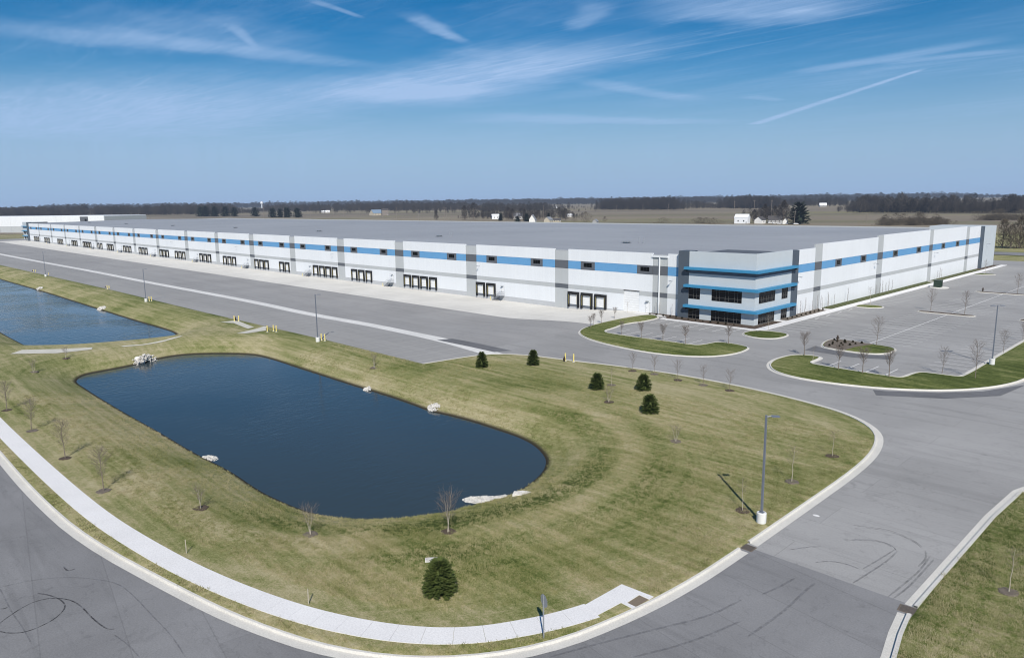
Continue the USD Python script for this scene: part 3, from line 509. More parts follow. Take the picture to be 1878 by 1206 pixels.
# sidewalk along the street: separate cast slabs
def offset_path(a, b): return np.array(a), np.array(b)
sw_in = smooth_line([(-420, -116.4), (-60, -116.4), (-32.5, -116.5), (-10, -116.1), (4, -115.6), (11.2, -114.9), (20, -113.6), (28.4, -111.4), (34, -108.8), (37.6, -105.9), (39.7, -102.2), (40.55, -99.9), (40.8, -99.0)], 3)
def slab_strip(parent, path, w, n0, sl, m, dz, gap=0.016, side=-1.0, name='slab', thick=0.16, s0=0.0):
    L_ = LineString(path); s = s0; k = 0
    while s + sl <= L_.length + 1e-6 and k < n0:
        a0, a1 = s + gap / 2, s + sl - gap / 2
        V = []
        for t in (a0, (a0 + a1) / 2, a1):
            p = np.array(L_.interpolate(t).coords[0]); q = np.array(L_.interpolate(min(t + 0.3, L_.length)).coords[0]) - np.array(L_.interpolate(max(t - 0.3, 0)).coords[0]); q /= np.linalg.norm(q); nn = np.array([-q[1], q[0]]) * side
            for o in (0, w): 
                c = p + nn * o; V.append([c[0], c[1], float(zt(*c)) + dz])
        V = np.array(V); B = V - [0, 0, thick]
        v = np.vstack([V, B]); f = [[0, 2, 3, 1], [2, 4, 5, 3], [0, 1, 7, 6], [4, 10, 11, 5], [0, 6, 8, 2], [2, 8, 10, 4], [1, 3, 9, 7], [3, 5, 11, 9]]
        if side > 0: f = [x[::-1] for x in f]
        MB().add(v, f).put(name, m, parent); s += sl; k += 1
    return s
sw = UsdGeom.Xform.Define(stage, '/World/sidewalk'); tag(sw, 'white concrete sidewalk curving between lawn and street', None, None, 'structure')
Lsw = LineString(sw_in).length
s = slab_strip(sw.GetPrim(), sw_in, 1.62, 40, 8.0, M['walk'], 0.11, side=-1.0, name='long_slab')
slab_strip(sw.GetPrim(), sw_in, 1.62, 400, (Lsw - s) / round((Lsw - s) / 1.62) - 1e-5, M['walk'], 0.11, side=-1.0, s0=s)
MB().ext(Polygon([(40.9, -99.3), (41.0, -95.6), (43.30, -95.4), (43.30, -95.85), (42.55, -95.85), (42.55, -97.1), (43.22, -97.1), (43.22, -97.4), (42.30, -97.35), (42.15, -99.4)]), -0.06, 0.117).put('ramp_landing', M['walk'], sw.GetPrim())
MB().ext(Polygon([(42.58, -95.88), (43.26, -95.88), (43.20, -97.07), (42.58, -97.07)]), -0.06, 0.098).put('tactile_panel', M['tactile'], sw.GetPrim())
# office sidewalk
osw = UsdGeom.Xform.Define(stage, '/World/office_sidewalk'); tag(osw, 'pale sidewalk round the office corner and along the right wall', None, None, 'structure')
slab_strip(osw.GetPrim(), [(-18.4, -4.45), (3.4, -4.45)], 0.95, 20, 1.8, M['walk'], 0.13, side=-1.0)
slab_strip(osw.GetPrim(), [(2.0, -4.4), (2.0, 174)], 1.75, 110, 1.8, M['walk'], 0.13, side=-1.0)
slab_strip(osw.GetPrim(), [(-20.0, -1.35), (-27.9, -1.35)], 1.0, 4, 1.9, M['walk'], 0.09, side=1.0)
slab_strip(osw.GetPrim(), [(0.1, 8.4), (2.0, 8.4)], 1.5, 1, 1.85, M['walk'], 0.128, side=-1.0)
slab_strip(osw.GetPrim(), [(0.0, 29.5), (2.0, 29.5)], 1.5, 1, 1.85, M['walk'], 0.128, side=-1.0)
slab_strip(osw.GetPrim(), [(0.0, 102.5), (2.0, 102.5)], 1.5, 1, 1.85, M['walk'], 0.128, side=-1.0)
# beds and grass strips against the office
def bed(name, poly, m, lab, z0=-0.05, z1=0.10):
    MB().ext(poly, z0, z1).put(name, m, kind='structure', label=lab)
bed('mulch_bed', Polygon([(-24.5, -1.2), (-19.8, -1.2), (-17.6, -4.35), (2.0, -4.35), (2.0, 2.5), (0.02, 2.5), (0.02, -0.98), (-14.6, -0.98), (-17.6, -0.98), (-17.6, 0.02), (-24.5, 0.02)]), M['mulch'], 'mulch bed round the office corner')
bed('mulch_bed', sbox(0.02, 2.6, 1.95, 8.3), M['mulch'], 'mulch bed below the office windows')
bed('mulch_bed', sbox(-0.58, 10.0, 1.95, 29.3), M['dry_mulch'], 'mulch bed at the start of the right wall')
bed('mulch_bed', sbox(-0.58, 150, 1.95, 172), M['mulch'], 'mulch bed at the far end of the right wall')
bed('grass_strip', sbox(-0.58, 31.1, 1.95, 102.3), M['grass_dark'] if 'grass_dark' in M else simple('strip_grass', (0.075, 0.088, 0.028), 0.95, 0.35, 2.2, bump=0.8), 'grass strip at the foot of the right wall')
bed('grass_strip', sbox(-0.58, 104.1, 1.95, 149.8), simple('strip_grass_far', (0.082, 0.09, 0.032), 0.95, 0.35, 2.2, bump=0.8), 'far grass strip at the foot of the right wall')
bed('mulch_bed', I['isl5'].buffer(-0.16), M['mulch'], 'mulch filling the narrow island with two trees', 0.0, 0.155)
bed('mulch_bed', I['isl6'].buffer(-0.16), M['mulch'], 'mulch filling the far narrow island', 0.0, 0.155)
bed('mulch_bed', I['isl9'].buffer(-0.16), M['mulch'], 'mulch filling the short island at the right edge', 0.0, 0.155)
bed('mulch_bed', I['isl3'].buffer(-0.16).intersection(Polygon([(10, -20), (21.3, -20), (22.0, -9), (24.8, 0), (10, 0)])), M['dry_mulch'], 'dry mulch with low shrubs in the oval island', 0.0, 0.16)

# painted lines
def stripes(label, segs, w, m, dz=0.010, name='parking_lines'):
    b = MB()
    for x0, y0, x1, y1 in segs:
        d = np.array([x1 - x0, y1 - y0]); ln = np.linalg.norm(d); d /= ln; n = np.array([-d[1], d[0]]) * w / 2; k = max(1, int(ln / 3)); t = np.linspace(0, 1, k + 1)
        for i in range(k):
            c = [np.array([x0, y0]) + d * ln * t[i] - n, np.array([x0, y0]) + d * ln * t[i + 1] - n, np.array([x0, y0]) + d * ln * t[i + 1] + n, np.array([x0, y0]) + d * ln * t[i] + n]
            b.add([[*q, float(zt(*q)) + dz] for q in c], [[0, 1, 2, 3]])
    b.put(name, m, kind='structure', label=label)
stripes('stall lines in front of the office', [(x, -5.6, x, -11.4) for x in np.arange(-16.6, 1, 2.74)], 0.14, M['line_white'])
stripes('stall lines along the long grass island', [(x, -25.3, x, -19.8) for x in np.arange(-15.4, 2, 2.62)], 0.14, M['line_white'])
stripes('bright stall lines along the right verge', [(x, -25.9, x, -20.7) for x in (24.5, 27.15, 29.85, 32.45)], 0.14, M['line_bright'])
stripes('long centre line of the double row of stalls', [(22.5, -4.2, 22.5, 37.9), (22.5, 40.1, 22.5, 82.9), (22.5, 85, 22.5, 130)], 0.16, M['line_bright'])
rows = [y for y in np.arange(-2.2, 36.8, 2.7)] + list(np.arange(42.0, 82, 2.7)) + list(np.arange(87.2, 128, 2.7))
stripes('stall lines of the double row', [(16.6, y, 22.38, y) for y in rows] + [(22.62, y, 28.4, y) for y in rows], 0.14, M['line_white'])
stripes('stall lines along the right kerb', [(34.6, y, 39.8, y) for y in np.arange(-17.2, 36, 2.62)] + [(34.6, y, 39.8, y) for y in np.arange(42.5, 118, 2.7)], 0.14, M['line_white'])
stripes('stall lines beside the right wall', [(4.2, y, 9.6, y) for y in (-1.2, 1.5, 4.2, 6.9, 9.6, 12.3)] + [(4.2, y, 9.6, y) for y in np.arange(44.0, 84, 2.7)] + [(4.2, y, 9.6, y) for y in np.arange(94.0, 131, 2.7)], 0.14, M['line_white'])
stripes('hatched bars of the accessible stalls', [(4.3 + 0.9 * k, y, 5.6 + 0.9 * k, y + 1.4) for y in (17.5, 23.3, 29.1) for k in range(5)] + [(4.2, y, 9.6, y) for y in (16.8, 19.3, 22.6, 25.1, 28.4, 30.9, 34.2)], 0.10, M['line_white'])
stripes('wheel stop row at the accessible stalls', [(4.9, y, 4.9, y + 1.9) for y in (15.0, 20.3, 26.2, 32.0)] + [(4.9, y, 4.9, y + 1.9) for y in (139, 143.5, 148)], 0.22, M['line_bright'], name='wheel_stops')
stripes('worn stall lines of the trailer strip', [(x, -65.2 - 0.012 * (-20 - x) , x, -52.4) for x in np.arange(-330, -20, 3.66)], 0.14, M['line_faint'])
def worn(name, col, keep):
    N = {'g': ('geometry', {}), 'n': ('noise_texture', {'scale': 2.2, 'detail': 6.0, 'roughness': 0.75}), 'r': ('map_range', {'range_type': 'linear', 'from_min': 0.35, 'from_max': 0.68, 'to_min': 0.0, 'to_max': keep, 'clamp': True}), 'd': ('diffuse_bsdf', {'color': col}), 't': ('transparent_bsdf', {}), 'm': ('mix_closure', {})}
    return mat(name, N, [('g.position', 'n.vector'), ('n.fac', 'r.value'), ('r.result', 'm.fac'), ('t.BSDF', 'm.closure1'), ('d.BSDF', 'm.closure2')], surface='m.closure')
M['rubber_worn'] = worn('tyre_mark_worn', (0.06, 0.06, 0.065), 0.55); M['rubber'] = worn('tyre_mark_dark', (0.05, 0.05, 0.055), 0.95)
def marks(label, lines, w, m=None):
    b = MB()
    for ln in lines:
        p = np.array([G(*q)[:2] for q in ln]); p = smooth_line(p, 2) if len(p) > 2 else p
        d = np.gradient(p, axis=0); d /= np.linalg.norm(d, axis=1, keepdims=True); n = np.stack([-d[:, 1], d[:, 0]], 1) * w / 2 * np.clip(np.minimum(np.arange(len(p)), np.arange(len(p))[::-1]) / 3 + 0.3, 0, 1)[:, None]
        v = np.stack([p - n, p + n], 1).reshape(-1, 2); b.add(np.column_stack([v, zt(v[:, 0], v[:, 1]) + 0.009]), [[2 * i, 2 * i + 2, 2 * i + 3, 2 * i + 1] for i in range(len(p) - 1)])
    b.put('tyre_marks', m or M['rubber'], kind='structure', label=label)
z2 = lambda l: [(x / 3.9125, 900 + y / 3.9125) for x, y in l]
marks('looping black tyre mark on the street', [z2([(820, 988), (790, 992), (740, 975), (650, 900), (590, 830), (520, 785), (440, 768), (350, 768), (250, 790), (150, 840), (60, 900), (0, 945), (-40, 985), (0, 1008), (80, 1020), (180, 1012), (280, 975), (380, 925), (450, 865), (470, 825), (455, 795), (410, 765), (340, 742), (265, 732)])], 0.09)
marks('short black tyre flick on the street', [z2([(455, 540), (485, 576), (540, 556)]), z2([(0, 845), (30, 843), (55, 833)])], 0.11)
M['rubber_faint'] = worn('tyre_mark_faint', (0.075, 0.076, 0.083), 0.32)
M['rubber_pale'] = worn('tyre_mark_pale', (0.085, 0.086, 0.09), 0.42)
marks('faint sweeping tyre arc on the street', [z2([(0, 690), (150, 655), (330, 625), (530, 618), (700, 632), (850, 662), (950, 740), (1100, 900), (1160, 960)]), z2([(0, 700), (40, 780), (90, 880), (160, 970), (230, 1100)]), z2([(1160, 960), (1250, 1060), (1330, 1190)]), z2([(820, 1030), (920, 1100), (1000, 1190)])], 0.08, M['rubber_faint'])
z5 = lambda l: [(1398 + x / 3.9125, 900 + y / 3.9125) for x, y in l]
marks('curved tyre scrubs on the driveway mouth', [z5(l) for l in ([(650, 245), (740, 255), (880, 272), (1000, 310), (1090, 355), (1150, 400)], [(745, 262), (880, 282), (1010, 322), (1100, 370), (1140, 405)], [(630, 350), (740, 343), (860, 360), (940, 395), (960, 425)], [(640, 352), (760, 350), (880, 372), (930, 402)])], 0.07, M['rubber_worn'])
marks('pale tyre scuffs on the driveway mouth', [z5(l) for l in ([(970, 430), (900, 500), (760, 590), (650, 660)], [(950, 420), (840, 490), (720, 560)], [(1200, 470), (1140, 560), (1050, 640), (900, 760)], [(1230, 490), (1150, 580), (1060, 680), (940, 770)], [(1170, 430), (1180, 480), (1120, 540)], [(380, 512), (480, 500), (600, 520), (700, 560)], [(200, 420), (330, 400), (420, 398)], [(480, 415), (560, 405)])], 0.13, M['rubber_pale'])
marks('long dark tyre tracks on the street corner', [z5(l) for l in ([(-100, 1040), (60, 930), (180, 840), (300, 720), (380, 660)], [(0, 740), (120, 690), (240, 620)])], 0.16, M['rubber_faint'])
marks('long faint wheel tracks along the street', [[(880 + x / 3.9125, 900 + y / 3.9125) for x, y in l] for l in ([(500, 1190), (900, 1080), (1300, 980), (1640, 900), (1878, 780)], [(1100, 1190), (1500, 1090), (1878, 930)])], 0.16, M['rubber_faint'])
for q, lab in (((1497, 945), 'pale oval manhole patch on the driveway'),):
    c = G(*q); lay('paint_spot', shapely.affinity.scale(shapely.geometry.Point(c[0], c[1]).buffer(1), 0.26, 0.17), M['line_bright'], 0.012, 0.3, 3.0, label=lab)
# ================================================================ the warehouse
WH = thing('warehouse', 'long white warehouse with blue window band, grey piers and loading docks', 'warehouse')
def wbox(name, a, b, m, parent=WH, **k): return MB().box(a, b).put(name, m, parent, **k)
PIERS = [(-52.9, -48.6), (-86.3, -81.9), (-120.1, -115.7), (-154.3, -149.8), (-188.6, -184.5), (-223.4, -219.1), (-258.4, -254.5), (-294.5, -290.3), (-334.4, -330.2), (-371.6, -367.6), (-408.0, -404.0), (-446.1, -441.3), (-483.0, -479.5), (-521.4, -517.6), (-561.1, -557.0), (-599.9, -596.6)]
TOP = 13.03
# body behind the cladding, roof
body = MB().box((-650.5, 0.35, -1.3), (-0.95, 171.2, 12.2)); body.put('body', M['panel_grey'], WH)
rf = MB()
xs = [-650.4, -1.0]; ys = [0.3, 86.0, 171.0]; zs = [12.55, 13.95, 12.55]
rf.add([[x, y, z] for y, z in zip(ys, zs) for x in xs], [[0, 1, 3, 2], [2, 3, 5, 4]])
rf.add([[x, y, z - 0.4] for y, z in zip(ys, zs) for x in xs], [[0, 2, 3, 1], [2, 4, 5, 3]])
roof = rf.put('roof', M['roof'], WH)
wx = lambda px, z, y=0.0: xat(px, z, y)
def xat(px, z, y):
    lo, hi = -900., 60.
    for _ in range(50):
        m = (lo + hi) / 2; c = ROT.T @ (np.array([m, y, z]) - EYE)
        lo, hi = (m, hi) if PW / 2 + FPX * c[0] / -c[2] < px else (lo, m)
    return m
YB = -0.0                                     # dock wall plane
def band_panel(name, x0, x1, z0, z1, m, proud, thick=0.3): wbox(name, (x0, YB - proud, z0), (x1, YB + thick, z1), m)
def window_front(x0, x1):
    w = MB()
    for a, b in (((x0, -0.055, 8.42), (x1, 0.02, 9.02)), ((x0, -0.055, 9.97), (x1, 0.02, 10.30)), ((x0, -0.055, 9.02), (x0 + 0.85, 0.02, 9.97)), ((x1 - 0.85, -0.055, 9.02), (x1, 0.02, 9.97))): w.box(a, b)
    wp = w.put('window', M['band_dark'], WH)
    MB().box((x0 + 0.85, -0.015, 9.02), (x1 - 0.85, 0.015, 9.97)).put('pane', M['glass'], wp)
    f = MB(); xm = (x0 + x1) / 2
    for t in (x0 + 0.87, xm - 0.4, xm + 0.4, x1 - 0.92): f.box((t, -0.04, 9.02), (t + 0.05, -0.016, 9.97))
    f.put('frame', M['frame_black'], wp)
edges = [(-17.8, -17.8)] + [(-24.3, -20.5)] + PIERS + [(-632.6, -632.6)]
bays = []
right = -24.3
for a, b in PIERS: bays.append((b, right)); right = a
bays.append((-632.6, right))
gapp = 0.02
for k, (x0, x1) in enumerate(bays):
    x0 += gapp; x1 -= gapp
    drive = k == 0
    for (z0, z1, m, nm) in ((-0.06, 3.62, 'panel_white', 'wall_panel'), (3.64, 4.62, 'panel_grey', 'grey_band'), (4.64, 8.40, 'panel_white', 'wall_panel'), (10.32, TOP, 'panel_white', 'wall_panel')):
        if drive and z0 < 4.6 and z1 < 4.7:
            for s0, s1 in ((x0, -31.95), (-27.75, x1)): band_panel(nm, s0, s1, z0, z1, M[m], 0.0)
        else: band_panel(nm, x0, x1, z0, z1, M[m], 0.0)
    wins = [(x0 + 4.1, x0 + 8.2), (x1 - 8.2, x1 - 4.1)]
    if drive: wins = [(-44.6, -40.4), (-28.4, -24.34)]
    if k == 16: wins = [(x0 + 5, x0 + 9.1), (x1 - 8.2, x1 - 4.1)]
    cur = x0
    for a, b in wins:
        band_panel('blue_band', cur, a - 0.01, 8.42, 10.30, M['band_blue'], 0.01); window_front(a, b); wbox('wall_panel', (a, 0.03, 8.42), (b, 0.3, 10.30), M['band_dark']); cur = b + 0.01
    if x1 - cur > 0.1: band_panel('blue_band', cur, x1, 8.42, 10.30, M['band_blue'], 0.01)
    band_panel('foundation', x0, x1, -1.5, -0.08, M['found_grey'], 0.02) if not drive else band_panel('foundation', x0, -31.95, -1.5, -0.08, M['found_grey'], 0.02)
for a, b in [(-24.3, -20.5)] + PIERS:
    low = -1.5
    for z0, z1, m, nm in ((low, 3.60, 'panel_grey', 'pier'), (3.62, 4.64, 'band_dark', 'dark_band'), (4.66, 8.38, 'panel_grey', 'pier'), (8.40, 10.32, 'band_dark', 'dark_band'), (10.34, TOP - 0.42, 'panel_grey', 'pier')):
        wbox(nm, (a, YB + 0.03, z0), (b, 0.3, z1), M[m])
    wbox('pier_cap', (a - 0.02, YB + 0.02, TOP - 0.40), (b + 0.02, 0.32, TOP - 0.30), M['panel_grey'])
for z0, z1, m, nm in ((-0.3, 3.62, 'panel_white', 'wall_panel'), (3.64, 4.62, 'panel_grey', 'grey_band'), (4.64, 8.40, 'panel_white', 'wall_panel'), (8.42, 10.30, 'band_blue', 'blue_band'), (10.32, TOP, 'panel_white', 'wall_panel')):
    band_panel(nm, -20.48, -17.25, z0, z1, M[m], 0.0)
d = MB().tube([(-22.5, -0.16, 0.1), (-22.5, -0.16, 12.3)], 0.16, 8).box((-24.35, -0.3, 12.2), (-20.45, 0.02, 12.55)); d.put('downspout', M['panel_white'], WH)
# drive-in door and the man doors
dd = MB().box((-31.9, 0.10, -0.3), (-27.8, 0.28, 4.45)).put('drive_in_door', M['door_white'], WH)
rb = MB()
for k in range(1, 9): rb.box((-31.85, 0.085, -0.3 + k * 0.53), (-27.85, 0.11, -0.27 + k * 0.53))
rb.put('panel_rib', M['panel_grey'], dd)
wbox('door_lintel', (-32.0, -0.06, 4.46), (-27.7, 0.3, 4.62), M['frame_pale'])
def man_door(x0, z0, y=-0.0):
    dr = MB().box((x0, y - 0.05, z0), (x0 + 1.0, y + 0.0, z0 + 2.15)).put('man_door', M['door_white'], WH)
    MB().box((x0 + 0.06, y - 0.075, z0 + 1.0), (x0 + 0.16, y - 0.05, z0 + 1.12)).put('handle', M['frame_black'], dr)
    MB().box((x0 - 0.08, y - 0.045, z0), (x0 - 0.01, y, z0 + 2.25)).box((x0 + 1.01, y - 0.045, z0), (x0 + 1.08, y, z0 + 2.25)).box((x0 - 0.08, y - 0.045, z0 + 2.17), (x0 + 1.08, y, z0 + 2.25)).put('frame', M['panel_grey'], dr)
    MB().box((x0 + 0.1, y - 0.55, z0 + 2.55), (x0 + 0.9, y, z0 + 2.63)).put('door_canopy', M['panel_grey'], dr)
man_door(-25.9, 0.05)
# dock doors
singles = [(-48.4, -45.1), (-44.3, -41.0), (-40.2, -36.8), (-82.0, -78.4), (-77.7, -74.3), (-115.6, -112.1), (-111.4, -107.8), (-107.2, -103.7), (-102.9, -99.4), (-145.6, -141.9), (-141.3, -137.5), (-136.9, -133.1), (-171.3, -167.6), (-166.8, -163.2), (-162.5, -159.0), (-158.2, -154.6), (-197.4, -193.8), (-193.0, -189.3), (-219.3, -215.3), (-214.7, -210.8), (-210.3, -206.5)]
for a, b, n in ((-250.2, -237.2, 3), (-276.8, -263.8, 3), (-308.2, -294.9, 3), (-330.0, -317.2, 3), (-362.7, -349.1, 3), (-389.9, -376.2, 3), (-421.6, -409.0, 3), (-441.2, -431.7, 2), (-474.8, -455.8, 4), (-503.1, -489.0, 3), (-542.0, -527.2, 3), (-582.1, -566.2, 3), (-616.9, -600.7, 3)):
    st = (b - a - 3.5) / (n - 1) if n > 1 else 0; singles += [(a + st * k, a + st * k + 3.5) for k in range(n)]
for a, b in singles:
    cx = (a + b) / 2; w = 1.72
    sh = MB().box((cx - w, -0.42, 2.35), (cx + w, -0.03, 2.98)).box((cx - w, -0.42, -0.30), (cx - w + 0.46, -0.03, 2.34)).box((cx + w - 0.46, -0.42, -0.30), (cx + w, -0.03, 2.34))
    dk = sh.put('dock_door', M['black'], WH)
    MB().box((cx - w + 0.47, -0.10, -0.02), (cx + w - 0.47, -0.02, 2.34)).put('leaf', M['door_white'], dk)
    rb = MB()
    for k in range(1, 5): rb.box((cx - w + 0.48, -0.112, -0.02 + k * 0.47), (cx + w - 0.48, -0.101, 0.0 + k * 0.47))
    rb.put('panel_rib', M['panel_grey'], dk)
    MB().box((cx - w + 0.46, -0.445, 0.0), (cx - w + 0.50, -0.425, 2.3)).put('guide_stripe', M['yellow'], dk); MB().box((cx + w - 0.50, -0.445, 0.0), (cx + w - 0.46, -0.425, 2.3)).put('guide_stripe', M['yellow'], dk)
    MB().box((cx - w + 0.05, -0.48, -0.72), (cx - w + 0.40, -0.03, -0.31)).put('bumper', M['black'], dk); MB().box((cx + w - 0.40, -0.48, -0.72), (cx + w - 0.05, -0.03, -0.31)).put('bumper', M['black'], dk)
    MB().box((cx - w + 0.5, -0.20, -0.42), (cx + w - 0.5, -0.03, -0.05)).put('leveller', M['stair_steel'], dk)
# wall lights
def wall_light(p, n):
    n = np.array(n, float); p = np.array(p, float); b = MB(); q = p + n * 0.75
    b.tube([p, p + n * 0.4 + [0, 0, 0.08], q], 0.035, 5); s = np.array([-n[1], n[0], 0])
    c = [q + n * t + s * u + [0, 0, w] for t in (-0.05, 0.38) for u in (-0.17, 0.17) for w in (-0.03, 0.06)]
    b.add(c, [[0, 1, 3, 2], [4, 6, 7, 5], [0, 4, 5, 1], [2, 3, 7, 6], [0, 2, 6, 4], [1, 5, 7, 3]]); b.put('wall_light', M['pole_grey'], WH)
for px in (1233, 880, 611.5, 435.5, 316.5): wall_light((xat(px, 7.4, 0.0), -0.02, 7.4), (0, -1, 0))
for y in (16.2 + 1.4, 60.0, 106.5, 160.5): wall_light(((-0.55 if y < 150 else 0.02), y, 8.0), (1, 0, 0))

# right wall
RX = -0.6
RP = [(26.13, 29.66, 14.4), (62.2, 65.8, 14.85), (101.9, 104.97, 14.75), (138.1, 141.36, 14.4)]
RB = [(16.93, 26.1, 13.62, []), (29.68, 62.18, 14.4, [(36.8, 40.3), (51.4, 54.9)]), (65.82, 101.88, 14.85, [(72.95, 76.5), (91.1, 94.7)]), (104.99, 138.08, 14.7, [(113.1, 116.4), (127.3, 130.6)]), (141.38, 154.2, 14.35, [])]
ZB = ((-0.2, 4.17, 'panel_white', 'wall_panel'), (4.19, 5.03, 'panel_grey', 'grey_band'), (5.05, 8.77, 'panel_white', 'wall_panel'))
for y0, y1, top, wins in RB:
    for z0, z1, m, nm in ZB: wbox(nm, (RX - 0.3, y0, z0), (RX, y1, z1), M[m])
    wbox('wall_panel', (RX - 0.3, y0, 10.51), (RX, y1, top), M['panel_white'])
    cur = y0
    for a, b in wins:
        wbox('blue_band', (RX - 0.3, cur, 8.79), (RX + 0.01, a - 0.01, 10.49), M['band_blue'])
        w = MB()
        for u, v in (((RX - 0.02, a, 8.79), (RX + 0.055, b, 9.2)), ((RX - 0.02, a, 10.2), (RX + 0.055, b, 10.49)), ((RX - 0.02, a, 9.2), (RX + 0.055, a + 0.75, 10.2)), ((RX - 0.02, b - 0.75, 9.2), (RX + 0.055, b, 10.2))): w.box(u, v)
        wp = w.put('window', M['band_dark'], WH)
        MB().box((RX - 0.02, a + 0.75, 9.2), (RX + 0.012, b - 0.75, 10.2)).put('pane', M['glass'], wp); f = MB()
        for t in (a + 0.77, (a + b) / 2 - 0.35, (a + b) / 2 + 0.3, b - 0.82): f.box((RX + 0.013, t, 9.2), (RX + 0.04, t + 0.05, 10.2))
        f.put('frame', M['frame_black'], wp)
        wbox('wall_panel', (RX - 0.3, a, 8.79), (RX - 0.03, b, 10.49), M['band_dark']); cur = b + 0.01
    wbox('blue_band', (RX - 0.3, cur, 8.79), (RX + 0.01, y1, 10.49), M['band_blue'])
for y0, y1, top in RP:
    for z0, z1, m, nm in ((-0.2, 4.15, 'panel_grey', 'pier'), (4.17, 5.05, 'band_dark', 'dark_band'), (5.07, 8.75, 'panel_grey', 'pier'), (8.77, 10.51, 'band_dark', 'dark_band'), (10.53, top, 'panel_grey', 'pier')):
        wbox(nm, (RX - 0.32, y0, z0), (RX + 0.005, y1, z1), M[m])
wbox('dark_fin', (RX - 0.3, 154.22, -0.2), (0.0, 156.57, 14.2), M['fin_dark'])
wbox('end_wall', (-17.0, 156.59, -0.2), (0.0, 171.4, 14.05), M['office_grey'])
for i in range(3): wbox('panel_joint', (-0.001, 160.0 + 4 * i, -0.1), (0.012, 160.03 + 4 * i, 14.0), M['panel_grey'])
# far parapets
wbox('parapet', (-650.4, 171.1, 11.5), (-17.0, 171.5, 13.05), M['panel_grey']); wbox('parapet', (-650.7, 0.4, 11.5), (-650.4, 171.4, 13.05), M['panel_grey'])
for y0, y1, top, _ in RB: wbox('parapet', (RX - 0.55, y0 + 0.05, 11.5), (RX - 0.32, y1 - 0.05, top - 0.02), M['roof'])
# roof hoods
for px, py in ((164, 409), (231.5, 411.8), (317, 415), (432, 419), (585.3, 425.6), (805.6, 435), (1149, 447.5)):
    c = GZ(px, py, 12.75); z = 12.55 + 1.4 * c[1] / 86
    h = MB().box((c[0] - 0.7, c[1] - 0.7, z - 0.2), (c[0] + 0.7, c[1] + 0.7, z + 0.35)); hp = h.put('roof_hood', M['panel_grey'], roof)
    MB().add([[c[0] + sx * t, c[1] + sy * t, z + w] for t, w in ((1.15, 0.36), (1.15, 0.48), (0.4, 0.75)) for sx, sy in ((-1, -1), (1, -1), (1, 1), (-1, 1))], [[0, 1, 5, 4], [1, 2, 6, 5], [2, 3, 7, 6], [3, 0, 4, 7], [4, 5, 9, 8], [5, 6, 10, 9], [6, 7, 11, 10], [7, 4, 8, 11], [8, 9, 10, 11], [3, 2, 1, 0]]).put('roof_hood_cap', M['galv'], roof)
for px, py in ((1172, 447), (1180, 448), (824, 434), (829, 434.5), (1014, 429)):
    c = GZ(px, py, 12.75); z = 12.55 + 1.4 * c[1] / 86; MB().tube([(c[0], c[1], z - 0.1), (c[0], c[1], z + 1.5)], 0.10, 6, True).put('vent_pipe', M['galv'], roof)

